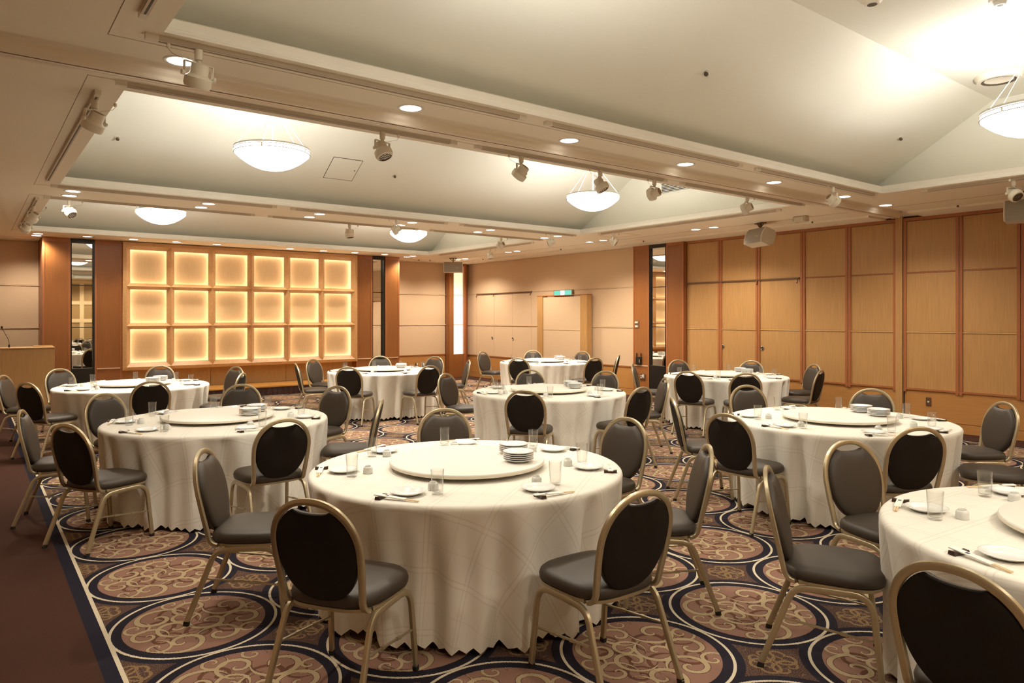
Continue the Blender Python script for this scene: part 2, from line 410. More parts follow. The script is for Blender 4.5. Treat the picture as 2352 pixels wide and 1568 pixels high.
# ---- right wall: wood partition panels, mirror pier, fabric wall with doors
wr = struct('wall_right', MB().quad((XR, YF, 0), (XR, YB, 0), (XR, YB, 3.2), (XR, YF, 3.2)), 'dark_groove')
def panel_r(y0, y1, z0, z1, mat, t=0.02, name='panel', x=XR, g=0.003):
    return obj(name, MB().box(x - t, x + 0.002, min(y0, y1) + g, max(y0, y1) - g, z0 + g, z1 - g), mat, wr)
ROWS = [(0.128, 0.555), (0.575, 1.380), (1.398, 2.238), (2.254, 2.995)]
BAYS = [(8.66, 7.91), (7.91, 7.13), (7.13, 6.30), (6.30, 5.545), (5.545, 4.835), (4.712, 3.99), (3.99, 3.27), (3.27, 2.55), (2.55, 1.83), (1.83, 1.11), (1.11, 0.39), (0.39, -0.33), (-0.33, -1.05), (-1.05, -1.40)]
for (a, b) in BAYS:
    for z0, z1 in ROWS[1:]: panel_r(a, b, z0, z1, 'tan_wood', 0.018)
for (a, b) in ((8.66, 6.30), (6.30, 4.835), (4.712, 2.55), (2.55, 0.39), (0.39, -1.40)): panel_r(a, b, *ROWS[0], 'dado_wood', 0.014)
def rail_r(y0, y1, z, mat, h=0.022, t=0.032): obj('rail', MB().box(XR - t, XR, min(y0, y1), max(y0, y1), z - h / 2, z + h / 2), mat, wr)
for (a, b) in BAYS:
    rail_r(a, b, 0.565, 'red_wood', 0.024, 0.034); rail_r(a, b, 1.389, 'light_wood', 0.018, 0.028)
    if b < 6.2: rail_r(a, b, 2.246, 'red_wood', 0.016, 0.024)
mull = [7.91, 7.13, 6.30, 5.545, 3.99, 3.27, 2.55, 1.83, 1.11, 0.39, -0.33, -1.05]
for y in mull:
    m_ = obj('mullion', MB().box(XR - 0.036, XR, y - 0.042, y - 0.004, 0.525, 2.995).box(XR - 0.036, XR, y + 0.004, y + 0.042, 0.525, 2.995).box(XR - 0.022, XR, y - 0.004, y + 0.004, 0.525, 2.995), 'red_wood', wr)
for y0, y1 in ((4.835, 4.868), (4.684, 4.722)): obj('mullion', MB().box(XR - 0.036, XR, y0, y1, 0.525, 2.995), 'red_wood', wr)
obj('post', MB().box(XR - 0.05, XR, 4.732, 4.828, 0.0, ZC), 'tan_wood', wr)
obj('head_rail', MB().box(XR - 0.03, XR, 4.835, 8.66, 2.997, 3.045), 'red_wood', wr); obj('head_rail', MB().box(XR - 0.03, XR, YF, 4.725, 2.997, 3.045), 'red_wood', wr)
# fabric wall beyond the mirror pier
FY = [16.20, 15.70, 14.90, 14.12, 13.36, 9.965]
for i in range(5):
    a, b = FY[i], FY[i + 1]
    panel_r(a, b, 0.59, 1.385, 'beige', 0.016); panel_r(a, b, 1.405, 2.212, 'beige', 0.016)
panel_r(16.20, 9.965, 2.226, 3.044, 'beige', 0.016); panel_r(16.20, 9.965, 0.128, 0.57, 'dado_wood', 0.014)
rail_r(16.2, 9.965, 0.58, 'red_wood', 0.018, 0.03); rail_r(16.2, 13.36, 1.395, 'beige_rail', 0.02, 0.03); rail_r(13.36, 9.965, 1.395, 'beige_rail', 0.02, 0.03)
rail_r(16.2, 9.965, 2.219, 'beige_rail', 0.010, 0.020)
struct('baseboard_right', MB().box(XR - 0.03, XR, YF, 4.73, 0, 0.124).box(XR - 0.03, XR, 4.83, 8.66, 0, 0.124).box(XR - 0.03, XR, 9.97, YB, 0, 0.124), 'dado_wood')
# picture rails with hooks
def picture_rail(y0, y1, z, hooks, label):
    t = thing('picture_rail', label, 'picture rail', (XR - 0.03, 0, 0))
    obj('bar', MB().box(-0.016, 0.010, min(y0, y1), max(y0, y1), z - 0.012, z + 0.012), 'plate_brown', t)
    for y in hooks: obj('hook', MB().sweep([(-0.012, y, z - 0.01), (-0.022, y, z - 0.03), (-0.022, y, z - 0.075), (-0.035, y, z - 0.085), (-0.045, y, z - 0.07)], 0.012, 0.012), 'plate_brown', t)
picture_rail(15.68, 13.33, 2.222, [15.66, 14.88, 13.36], 'thin dark picture rail with hooks on beige wall over the double doors')
picture_rail(8.64, 6.36, 2.246, [8.63, 7.13, 6.38], 'thin dark picture rail across the wood panels beside the mirror pier')
def pull(y, z, label):
    t = thing('flush_pull', label, 'door pull', (XR - 0.021, y, z))
    ring = MB(); n = 20
    ring.loft([[(dx, r * math.cos(2 * PI * k / n), r * math.sin(2 * PI * k / n)) for k in range(n)] for dx, r in ((0.004, 0.036), (-0.006, 0.036), (-0.008, 0.030), (-0.004, 0.026))])
    obj('ring', ring, 'steel', t, smooth=True)
    obj('cup', MB().poly([(-0.003, 0.026 * math.cos(2 * PI * k / n), 0.026 * math.sin(2 * PI * k / n)) for k in range(n)]), 'rest_dark', t)
    obj('bar', MB().box(-0.010, -0.003, -0.012, 0.012, -0.008, 0.008), 'steel', t)
pull(14.98, 1.065, 'round flush door pull on beige wall nearer the lit corner')
pull(14.10, 1.065, 'round flush door pull on beige wall nearer the folding screen')
pull(7.852, 1.07, 'round chrome door pull on wood panel, nearer the mirror pier')
pull(7.045, 1.07, 'round chrome door pull on wood panel, farther from the mirror pier')

# mirror pier on the right wall
def pier(name, label, parts, plane, front, depth, zt, lab_m, tw=0.0):
    """wood pier with a mirror slot. plane 'X': along Y on the right wall; 'Y': along X on the back wall. parts: (a0,a1) left wood, mirror, right wood"""
    o = thing(name, label, 'wall pier'); fr_ = front
    def bx(mb, a0, a1, d0, d1, z0, z1):
        a0, a1 = min(a0, a1), max(a0, a1)
        if plane == 'X': return mb.box(fr_ + d0, fr_ + d1, a0, a1, z0, z1)
        return mb.box(a0, a1, fr_ + d0, fr_ + d1, z0, z1)
    (l0, l1), (m0, m1), (r0, r1) = parts
    for a0, a1 in ((l0, l1), (r0, r1)):
        w = 0.035 * (1 if a1 > a0 else -1)
        obj('core', bx(MB(), a0, a1, 0.012, depth, 0, zt), 'red_wood', o)
        obj('stile', bx(MB(), a0, a0 + w, 0, 0.02, 0, zt), 'red_wood', o); obj('stile', bx(MB(), a1 - w, a1, 0, 0.02, 0, zt), 'red_wood', o)
        obj('top_rail', bx(MB(), a0 + w, a1 - w, 0, 0.02, zt - 0.075, zt), 'red_wood', o)
        obj('panel', bx(MB(), a0 + w, a1 - w, 0.006, 0.02, 0.64, zt - 0.078), 'col_wood', o); obj('panel', bx(MB(), a0 + w, a1 - w, 0.006, 0.02, 0.10, 0.615), 'col_wood', o)
        obj('rail', bx(MB(), a0 + w, a1 - w, -0.006, 0.02, 0.618, 0.637), 'beige_rail', o)
    mm0, mm1 = m0, m1; b = 0.035 * (1 if m1 > m0 else -1)
    bk = MB(); bx(bk, m0, m0 + b * .6, 0.01, depth, 0, zt); bx(bk, m1 - b, m1, 0.01, depth, 0, zt); bx(bk, m0 + b * .6, m1 - b, 0.01, depth, zt - 0.085, zt); bx(bk, m0 + b * .6, m1 - b, 0.01, depth, 0, 0.645)
    obj('mirror_frame', bk, 'black', o)
    mt = thing('mirror', lab_m, 'mirror')
    for z0, z1 in ((0.645, 1.405), (1.420, 2.192), (2.207, zt - 0.085)):
        pm = bx(MB(), m0 + b * .6, m1 - b, 0.05, 0.055, z0, z1)
        if tw: pm.v = [(x, y + tw * (x - min(m0, m1)), z) for x, y, z in pm.v]
        obj('pane', pm, 'mirror', mt)
    for z in (1.4125, 2.1995): obj('bar', bx(MB(), m0 + b * .6, m1 - b, 0.045, 0.055, z - 0.0075, z + 0.0075), 'black', mt)
    return o
pier('mirror_pier', 'reddish wood pier with tall mirror slot on the right wall', ((9.963, 9.54), (9.54, 9.10), (9.10, 8.68)), 'X', 10.765, 0.102, 3.06, 'tall narrow mirror in right wall pier, reflecting the lit squares')
pier('mirror_pier', 'reddish wood pier with mirror slot left of the lit wall', ((1.062, 1.500), (1.500, 1.890), (1.890, 2.350)), 'Y', 15.40, 0.80, 3.07, 'tall narrow mirror left of the lit wall, reflecting chairs')
pier('mirror_pier', 'reddish wood pier with mirror slot right of the lit wall', ((7.215, 7.630), (7.630, 7.972), (7.972, 8.352)), 'Y', 15.40, 0.80, 3.07, 'tall narrow mirror right of the lit wall, reflecting beige wall', 0.095)

# ---- back wall
wb = struct('wall_back', MB().quad((XL, YB, 0), (XR, YB, 0), (XR, YB, 3.2), (XL, YB, 3.2)), 'dark_groove')
def panel_b(x0, x1, z0, z1, mat, y=YB, t=0.016, name='panel'): return obj(name, MB().box(x0 + .003, x1 - .003, y - t, y, z0 + .003, z1 - .003), mat, wb)
for x0, x1 in ((XL, 1.06), (8.352, 10.16)):
    for z0, z1 in ((0.62, 1.395), (1.415, 2.195), (2.213, 3.044)): panel_b(x0, x1, z0, z1, 'beige')
    panel_b(x0, x1, 0.128, 0.60, 'dado_wood')
    for z, h, mt in ((0.61, 0.018, 'red_wood'), (1.405, 0.020, 'beige_rail'), (2.204, 0.014, 'beige_rail')): obj('rail', MB().box(x0, x1, YB - 0.032, YB, z - h / 2, z + h / 2), mt, wb)
struct('baseboard_back', MB().box(XL, 1.06, YB - 0.03, YB, 0, 0.124).box(8.352, XR, YB - 0.03, YB, 0, 0.124), 'dado_wood')
# lit corner column
t = thing('corner_light', 'glowing vertical light box framed in wood at the far right corner', 'light box')
obj('post', MB().box(10.165, 10.30, 15.98, YB - .03, 0, 3.05), 'col_wood', t)
obj('post', MB().box(10.635, 10.70, 15.98, YB - .03, 0, 3.05), 'red_wood', t)
obj('filler', MB().box(10.70, XR - .035, 16.10, YB - .03, 0, 3.05), 'red_wood', t)
obj('plinth', MB().box(10.30, 10.635, 16.0, YB - .03, 0, 0.61), 'col_wood', t); obj('head', MB().box(10.30, 10.635, 16.0, YB - .03, 2.98, 3.03), 'red_wood', t)
obj('lit_pane', MB().box(10.30, 10.635, 16.05, 16.06, 0.612, 1.397), 'corner_glow_c', t)
obj('lit_pane', MB().box(10.30, 10.635, 16.05, 16.06, 1.413, 2.197), 'corner_glow_b', t)
obj('lit_pane', MB().box(10.30, 10.635, 16.05, 16.06, 2.211, 2.98), 'corner_glow_a', t)
for z in (1.405, 2.204): obj('bar', MB().box(10.30, 10.635, 16.03, 16.06, z - .008, z + .008), 'beige_rail', t)

# ---- lit wall of 18 squares
lw = thing('lit_wall', 'wood grid of eighteen glowing square niches behind the stage', 'feature wall')
BX0, BX1, BZ0, BZ1 = 2.352, 7.213, 0.578, 3.055
OX = [2.486 + 0.7897 * i for i in range(6)]; OW = 0.645; OZ = [0.722, 1.494, 2.266]; OH = 0.650
YP, YR, YO = 15.495, 15.325, 15.405      # lit panels, front ridges, back edge of the ribs
vx = [OX[0] - 0.075] + [OX[i] + OW + (OX[i + 1] - OX[i] - OW) / 2 for i in range(5)] + [OX[5] + OW + 0.075]
hz = [OZ[0] - 0.085] + [OZ[i] + OH + (OZ[i + 1] - OZ[i] - OH) / 2 for i in range(2)] + [OZ[2] + OH + 0.075]
for i in range(6):
    for j in range(3):
        obj('lit_panel', MB().box(OX[i] - 0.06, OX[i] + OW + 0.06, YP, YP + 0.012, OZ[j] - 0.055, OZ[j] + OH + 0.055), 'lit_panel', lw)
def rib(p0, p1, w0, w1, vert):
    """triangular rib; p = (a,b) run, w0/w1 half widths each side at the back"""
    mb = MB()
    if vert:
        x, (z0, z1) = p0, p1
        A = [(x - w0, YO, z0), (x, YR, z0), (x + w1, YO, z0)]; B = [(x - w0, YO, z1), (x, YR, z1), (x + w1, YO, z1)]
    else:
        z, (x0, x1) = p0, p1
        A = [(x0, YO, z - w0), (x0, YR, z), (x0, YO, z + w1)]; B = [(x1, YO, z - w0), (x1, YR, z), (x1, YO, z + w1)]
    mb.quad(A[0], A[1], B[1], B[0]); mb.quad(A[1], A[2], B[2], B[1]); mb.quad(A[2], A[0], B[0], B[2]); mb.poly(A); mb.poly(B[::-1])
    return obj('rib', mb, 'box_wood', lw)
for k, x in enumerate(vx):
    if k in (0, 6): continue
    g = (OX[k] - OX[k - 1] - OW) / 2; rib(x, (hz[0], hz[3]), g, g, True)
for k, z in enumerate(hz):
    if k in (0, 3): continue
    g = (OZ[k] - OZ[k - 1] - OH) / 2; rib(z, (vx[0], vx[6]), g, g, False)
# outer bevelled frame: opening edge (back) -> ridge (front) -> outer face
def outer(a, b, nm, mat='box_wood'):
    mb = MB()
    for k in range(4): mb.quad(a[k], a[(k + 1) % 4], b[(k + 1) % 4], b[k])
    obj(nm, mb, mat, lw)
def rect(x0, x1, z0, z1, y): return [(x0, y, z0), (x1, y, z0), (x1, y, z1), (x0, y, z1)]
outer(rect(OX[0], OX[5] + OW, OZ[0], OZ[2] + OH, YO), rect(vx[0], vx[6], hz[0], hz[3], YR), 'frame_bevel')
outer(rect(vx[0], vx[6], hz[0], hz[3], YR), rect(BX0, BX1, BZ0, BZ1, YR + 0.01), 'frame_face')
outer(rect(BX0, BX1, BZ0, BZ1, YR + 0.01), rect(BX0, BX1, BZ0 + 0.0, BZ1, 15.52), 'frame_side')
obj('backing', MB().box(BX0, BX1, 15.56, YB, BZ0 + .11, 3.06), 'box_wood', lw)
for x in [OX[0] - 0.045] + vx[1:6] + [OX[5] + OW + 0.045]: obj('light_strip', MB().box(x - 0.012, x + 0.012, YO + 0.012, YO + 0.022, OZ[0] - .03, OZ[2] + OH + .03), 'strip', lw)
for z in [OZ[0] - 0.042] + hz[1:3] + [OZ[2] + OH + 0.042]: obj('light_strip', MB().box(OX[0] - .03, OX[5] + OW + .03, YO + 0.026, YO + 0.036, z - 0.012, z + 0.012), 'strip', lw)
for x0, x1 in ((BX0, 4.02), (4.026, 5.62), (5.626, BX1)): obj('base_panel', MB().box(x0, x1, 15.62, 15.64, 0.19, BZ0 + .1), 'light_wood', lw)
obj('underside', MB().quad((BX0, YR + .01, BZ0), (BX1, YR + .01, BZ0), (BX1, 15.63, BZ0), (BX0, 15.63, BZ0)), 'box_wood', lw)
# ---- stage
st = thing('stage', 'low parquet stage platform with dark pleated skirt below the lit wall', 'stage')
obj('deck', MB().box(2.45, 7.15, 14.585, 15.618, 0.165, 0.19), 'parquet', st)
mb = MB(); n = 240; top = []; bot = []
for k in range(n + 1):
    x = 2.47 + 4.66 * k / n; y = 14.61 + 0.014 * math.sin(k * 1.05) + 0.004 * math.sin(k * 0.37)
    top.append((x, 14.61 + 0.5 * (y - 14.61), 0.165)); bot.append((x, y, 0.004))
for k in range(n): mb.quad(bot[k], bot[k + 1], top[k + 1], top[k])
for x in (2.47, 7.13): mb.quad((x, 14.61, 0.004), (x, 15.6, 0.004), (x, 15.6, 0.165), (x, 14.61, 0.165))
obj('pleated_skirt', mb, 'stage_skirt', st)
# ---- left wall and the wall behind the camera (seen in the mirrors)
wl = struct('wall_left', MB().quad((XL, YB, 0), (XL, YF, 0), (XL, YF, 3.2), (XL, YB, 3.2)), 'beige')
wf = struct('wall_front', MB().quad((XR, YF, 0), (XL, YF, 0), (XL, YF, 3.2), (XR, YF, 3.2)), 'front_panel')
for x in [-0.30 + 1.25 * k for k in range(9)]: obj('strip', MB().box(x, x + 0.14, YF, YF + 0.02, 0.5, 3.05), 'front_strip', wf)
for z in (0.5, 1.40, 2.10, 2.92): obj('strip', MB().box(XL, XR, YF, YF + 0.022, z, z + 0.14), 'front_strip', wf)

# ------------------------------------------------------------------ ceiling lamps and fittings
def lens_disc(n=24, r=0.07): return MB().lathe([(0, 0.0), (r, 0.0)], n)
ME_TRIM = MB().lathe([(0.072, 0.004), (0.074, -0.004), (0.090, -0.005), (0.094, -0.001), (0.094, 0.002)], 28).mesh('downlight_trim', True)
ME_LENS = MB().lathe([(0.0, -0.002), (0.073, -0.002)], 28).mesh('downlight_lens')
SPOT = bpy.data.lights.new('downlight_lamp', 'SPOT'); SPOT.energy = P_DOWN; SPOT.color = WARM; SPOT.spot_size = math.radians(141); SPOT.spot_blend = 0.72; SPOT.shadow_soft_size = 0.07
SPOT2 = SPOT.copy(); SPOT2.energy = P_DOWN * 0.6; SPOT2.spot_size = math.radians(86); SPOT2.spot_blend = 1.0
def downlight(x, y, label, group, lamp=None):
    t = thing('downlight', label, 'downlight', (x, y, ZC), 0, group)
    obj('trim_ring', ME_TRIM, 'white_plastic', t); obj('lens', ME_LENS, 'down_lens', t)
    l = bpy.data.objects.new('downlight_lamp', lamp or SPOT); COL.objects.link(l); l.parent = t; l.location = (0, 0, -0.03)
DX = [0.967 + 1.5 * i for i in range(6)]
for i, x in enumerate(DX + [9.55]): downlight(x, 4.385, 'bright recessed downlight, %s from the left in the row nearest the camera' % ORD[i], 'front row downlights')
for i, x in enumerate(DX + [9.62]):
    downlight(x, 9.67, 'recessed downlight, %s from left in nearer row between the two far coffers' % ORD[i], 'paired downlights between the far coffers')
    downlight(x, 10.045, 'recessed downlight, %s from left in farther row between the two far coffers' % ORD[i], 'paired downlights between the far coffers')
for i, k in enumerate((0, .5, 1, 1.5, 2, 3, 3.5, 4, 4.5, 5)): downlight(0.967 + 1.5 * k, 14.94, 'small recessed downlight, %s from left along the lit wall' % ORD[i], 'downlights along the lit wall', SPOT2)
downlight(0.967, 15.30, 'recessed downlight just before the left beige wall', 'downlights along the lit wall'); downlight(8.467, 15.24, 'recessed downlight just before the beige wall right of lit wall', 'downlights along the lit wall')
downlight(9.66, 7.17, 'recessed downlight before wood panels, nearer of two', 'downlights along the right wall'); downlight(9.66, 7.53, 'recessed downlight before wood panels, farther of two', 'downlights along the right wall')
downlight(9.66, 12.4, 'recessed downlight before the beige wall, nearer of two by the folding screen', 'downlights along the right wall'); downlight(9.66, 12.72, 'recessed downlight before the beige wall, farther of two by the folding screen', 'downlights along the right wall')
downlight(9.90, 14.82, 'recessed downlight by far right speaker, nearer of two', 'downlights along the right wall'); downlight(9.90, 15.16, 'recessed downlight by far right speaker, farther of two', 'downlights along the right wall')
# lamps of the same rows behind the camera (outside the frame, part of the room's light)
for i, x in enumerate(DX):
    t = thing('downlight', 'recessed downlight behind the camera, %s from the left' % ORD[i], 'downlight', (x, -0.55, ZC), 0, 'downlights behind the camera')
    obj('trim_ring', ME_TRIM, 'white_plastic', t); obj('lens', ME_LENS, 'down_lens', t)
    l = bpy.data.objects.new('downlight_lamp', SPOT); COL.objects.link(l); l.parent = t; l.location = (0, 0, -0.03)

# pendants
RB = 0.372
ME_BOWL = MB().lathe([(0.0, -0.165), (0.06, -0.163), (0.13, -0.150), (0.20, -0.124), (0.27, -0.084), (0.32, -0.046), (RB - 0.008, -0.006), (RB - 0.006, 0.045), (RB - 0.014, 0.045), (RB - 0.016, -0.004), (0.31, -0.040), (0.20, -0.112), (0.0, -0.152)], 48).mesh('bowl', True)
def ring_me(z, r, h=0.008): return MB().lathe([(r, z - h / 2), (r + 0.006, z - h / 2), (r + 0.006, z + h / 2), (r, z + h / 2), (r, z - h / 2)], 48).mesh('rim_ring', False)
ME_R1 = ring_me(0.0, RB - 0.006, 0.005); ME_R2 = ring_me(0.034, RB - 0.005, 0.005); ME_R3 = ring_me(0.052, RB - 0.006, 0.016)
UP = bpy.data.lights.new('pendant_lamp', 'POINT'); UP.shadow_soft_size = 0.06; UP.energy = P_UP; UP.color = NEUT
def pendant(x, y, label):
    z = 3.262; t = thing('pendant_lamp', label, 'pendant lamp', (x, y, z), 0, 'white glass bowl pendants')
    obj('bowl', ME_BOWL, 'bowl', t); obj('rim_ring', ME_R1, 'seam', t); obj('rim_ring', ME_R2, 'seam', t); obj('rim_ring', ME_R3, 'white_plastic', t)
    obj('stem', MB().sweep([(0, 0, 0.02), (0, 0, 0.705)], 0.014, 0.014), 'cream', t)
    obj('ceiling_rose', MB().lathe([(0.0, 0.705), (0.07, 0.705), (0.066, 0.68), (0.02, 0.668), (0.0, 0.668)], 24), 'white_plastic', t, smooth=True)
    for k in range(5):
        a = 0.35 + 2 * PI * k / 5; r = RB - 0.012
        p0 = Vector((r * math.cos(a), r * math.sin(a), 0.055)); p1 = Vector((0.03 * math.cos(a), 0.03 * math.sin(a), 0.50)); pm = p0.lerp(p1, 0.55)
        obj('rod', MB().sweep([p0, pm - (p1 - p0) * .01, pm - (p1 - p0) * .01, pm, pm + (p1 - p0) * .03, p1], 0.005, 0.005), 'white_plastic', t)
        obj('rim_clip', MB().box(RB - 0.004, RB + 0.003, -0.006, 0.006, -0.003, 0.036), 'cream', t, rot=(0, 0, a))
    obj('hub', MB().lathe([(0.0, 0.52), (0.022, 0.515), (0.034, 0.50), (0.022, 0.485), (0.0, 0.48)], 16), 'white_plastic', t, smooth=True)
    l = bpy.data.objects.new('pendant_lamp_light', UP); COL.objects.link(l); l.parent = t; l.location = (0.09, 0, 0.03)
pendant(2.455, COFF[1], 'large glowing glass bowl pendant, left one of the middle coffer')
pendant(6.967, COFF[1], 'glowing glass bowl pendant, right one of the middle coffer')
pendant(2.455, COFF[2], 'glowing glass bowl pendant, left one of the farthest coffer')
pendant(6.967, COFF[2], 'small glowing glass bowl pendant, right one of the farthest coffer')
pendant(6.967, 2.02, 'glowing glass bowl pendant cut off by the right edge')
pendant(2.455, 2.02, 'glass bowl pendant of the nearest coffer, overhead near the camera')

# track rails
def rail_box(name, x0, x1, y0, y1, label):
    t = thing(name, label, 'lighting track')
    lng = (x1 - x0) > (y1 - y0); z0 = ZC - 0.030; w = 0.034
    if lng:
        yc = (y0 + y1) / 2; obj('channel', MB().box(x0, x1, yc - w / 2, yc + w / 2, z0 + .004, ZC + 0.001), 'track', t); obj('slot', MB().box(x0 + 0.06, x1 - 0.06, yc - 0.006, yc + 0.006, z0 + .001, z0 + 0.006), 'cream_dark', t)
        for a, b in ((x0 - .003, x0 + 0.06), (x1 - 0.06, x1 + .003)): obj('end_cap', MB().box(a, b, yc - w / 2 - .001, yc + w / 2 + .001, z0, ZC), 'cream', t)
        for s_ in (-1, 1): obj('flange', MB().box(x0 + .06, x1 - .06, yc + s_ * 0.0115 - 0.0055, yc + s_ * 0.0115 + 0.0055, z0, z0 + 0.006), 'track', t)
    else:
        xc = (x0 + x1) / 2; obj('channel', MB().box(xc - w / 2, xc + w / 2, y0, y1, z0 + .004, ZC + 0.001), 'track', t); obj('slot', MB().box(xc - 0.006, xc + 0.006, y0 + 0.06, y1 - 0.06, z0 + .001, z0 + 0.006), 'cream_dark', t)
        for a, b in ((y0 - .003, y0 + 0.06), (y1 - 0.06, y1 + .003)): obj('end_cap', MB().box(xc - w / 2 - .001, xc + w / 2 + .001, a, b, z0, ZC), 'cream', t)
        for s_ in (-1, 1): obj('flange', MB().box(xc + s_ * 0.0115 - 0.0055, xc + s_ * 0.0115 + 0.0055, y0 + .06, y1 - .06, z0, z0 + 0.006), 'track', t)
SEG3 = ((0.727, 3.234), (3.432, 5.90), (6.139, 8.60))
for (y, row) in ((4.062, 'along the nearest coffer edge'), (4.985, 'along the near edge of middle coffer'), (9.34, 'along the far edge of middle coffer'), (10.25, 'along the near edge of farthest coffer')):
    for (a, b), w_ in zip(SEG3, ('left', 'middle', 'right')): rail_box('lighting_track', a, b, y - .01, y + .01, '%s length of cream lighting track %s' % (w_, row))
rail_box('lighting_track', 0.655, 0.675, 0.2, 3.80, 'cream lighting track at the top left corner along the nearest coffer')
rail_box('lighting_track', 0.655, 0.675, 5.27, 8.98, 'cream lighting track along the left side of the middle coffer')
rail_box('lighting_track', 0.655, 0.675, 10.40, 14.1, 'cream lighting track along the left side of the farthest coffer')
rail_box('lighting_track', 8.735, 8.755, 5.4, 8.9, 'cream lighting track along the right side of the middle coffer')
rail_box('lighting_track', 8.735, 8.755, 0.4, 3.6, 'cream lighting track along the right side of the nearest coffer')
rail_box('lighting_track', 8.735, 8.755, 10.7, 14.2, 'cream lighting track along the right side of the farthest coffer')

# track spotlights
ME_AD = MB().lathe([(0, 0), (0.021, 0), (0.023, -0.004), (0.021, -0.055), (0.012, -0.060), (0.012, -0.072), (0.0, -0.072)], 16).mesh('adapter', True)
ME_YOKE = MB().box(-0.080, 0.080, -0.010, 0.010, -0.076, -0.0725).box(-0.0805, -0.0765, -0.010, 0.010, -0.150, -0.0726).box(0.0765, 0.0805, -0.010, 0.010, -0.150, -0.0726).mesh('yoke')
hd = [(0, 0.062), (0.040, 0.062), (0.045, 0.056), (0.046, 0.010), (0.052, 0.002), (0.060, -0.004), (0.069, -0.010), (0.070, -0.045), (0.064, -0.062), (0.052, -0.066)]
ME_HEAD = MB().lathe(hd, 28).mesh('lamp_head', True)
mbl = MB().lathe([(0.0, -0.060), (0.053, -0.060)], 24); ME_SLENS = mbl.mesh('lens')
ME_VENT = MB().lathe([(0, 0.063), (0.034, 0.063)], 20).mesh('vent_plate')
mbg = MB()
for qx in range(-2, 3):
    for qy in range(-2, 3):
        if qx * qx + qy * qy < 6: mbg.lathe([(0.0, -0.0615), (0.0085, -0.0615)], 6, (qx * 0.021 + (qy % 2) * 0.0, qy * 0.021, 0))
ME_LOUV = mbg.mesh('louvre')
mbk = MB(); n = 12
mbk.loft([[(x, r * math.cos(2 * PI * k / n), r * math.sin(2 * PI * k / n)) for k in range(n)] for x, r in ((0.070, 0.005), (0.082, 0.005), (0.082, 0.013), (0.094, 0.013), (0.094, 0.004))], True, True)
ME_KNOB = mbk.mesh('knob', False)
for me_ in (ME_HEAD, ME_AD): smooth_by_angle(me_, 40)
def spotlight(x, y, rz, tilt, label, cab=0.14):
    t = thing('track_spotlight', label, 'spotlight', (x, y, ZC - 0.030), rz, 'cream track spotlights')
    obj('adapter', ME_AD, 'cream', t); obj('yoke', ME_YOKE, 'cream', t)
    h_ = obj('lamp_head', ME_HEAD, 'cream', t, (0, 0, -0.140), (-tilt, 0, 0))
    obj('lens', ME_SLENS, 'cream_dark', h_); obj('louvre', ME_LOUV, 'steel', h_)
    obj('vent_plate', ME_VENT, 'seam', h_)
    for a in (0, PI): obj('knob', ME_KNOB, 'cream', t, (0, 0, -0.140), (0, 0, a))
    dirx, diry = math.cos(-rz) * cab, math.sin(-rz) * cab        # safety wire clip sits along the track
    obj('safety_clip', MB().lathe([(0, 0), (0.010, 0), (0.011, -0.018), (0.004, -0.026), (0, -0.026)], 10, (dirx, diry, 0)), 'cream', t)
    pts = [(dirx, diry, -0.026), (dirx * .9, diry * .9, -0.045), (dirx * .5, diry * .5, -0.062), (0.012, 0.0, -0.078), (0.03, -0.02, -0.085)]
    obj('safety_wire', MB().sweep(fillet(pts, 0.03, 3), 0.0022, 0.0022, n=5), 'steel', t)
spotlight(0.985, 4.062, 0.25, -0.35, 'largest cream track spotlight, at the upper left by a bright downlight', -0.15)
spotlight(0.665, 5.42, 0.65, -0.55, 'cream track spotlight on the left track, its vented back towards the camera', 0.12)
spotlight(2.555, 4.985, 0.35, 0.45, 'cream track spotlight showing its louvred lens, beside a ceiling hatch')
spotlight(3.93, 4.985, 0.4, -0.75, 'cream track spotlight in the middle between two pendants', -0.14)
spotlight(4.92, 4.985, 0.55, 0.55, 'cream track spotlight hanging in front of the right middle pendant', -0.14)
spotlight(5.71, 4.985, 0.2, -1.35, 'cream track spotlight left of the louvred ceiling grille', -0.10)
spotlight(7.36, 4.985, 0.3, -1.25, 'cream track spotlight at the right end of the middle coffer')
spotlight(7.60, 4.062, 1.1, 0.95, 'cream track spotlight showing its lens near the wood partition track', -0.1)
spotlight(8.745, 2.70, -0.5, 0.85, 'cream track spotlight tilted beside the right edge speaker', -0.12)
spotlight(0.985, 10.25, 0.6, 0.8, 'small cream track spotlight over the far left table')
spotlight(0.665, 11.05, 0.6, -0.8, 'small cream track spotlight at far left, nearer of two')
spotlight(0.665, 12.45, 0.5, -0.8, 'small cream track spotlight at far left, farther of two')
spotlight(4.69, 10.25, 0.4, 0.15, 'small cream track spotlight pointing down before the lit wall')
spotlight(5.02, 9.34, 0.8, -1.1, 'small cream track spotlight left of the small far pendant', -0.12)
spotlight(7.62, 10.25, 0.2, -1.2, 'small cream track spotlight at right end of the farthest coffer')
spotlight(8.745, 12.15, 0.3, 0.15, 'small cream track spotlight pointing down near the lit corner')
spotlight(8.03, 9.34, 0.9, -1.2, 'small cream track spotlight near paired downlights at the coffer corner', -0.12)
spotlight(8.745, 8.55, 0.7, 0.9, 'small cream track spotlight beside the square ceiling hatch on the right')
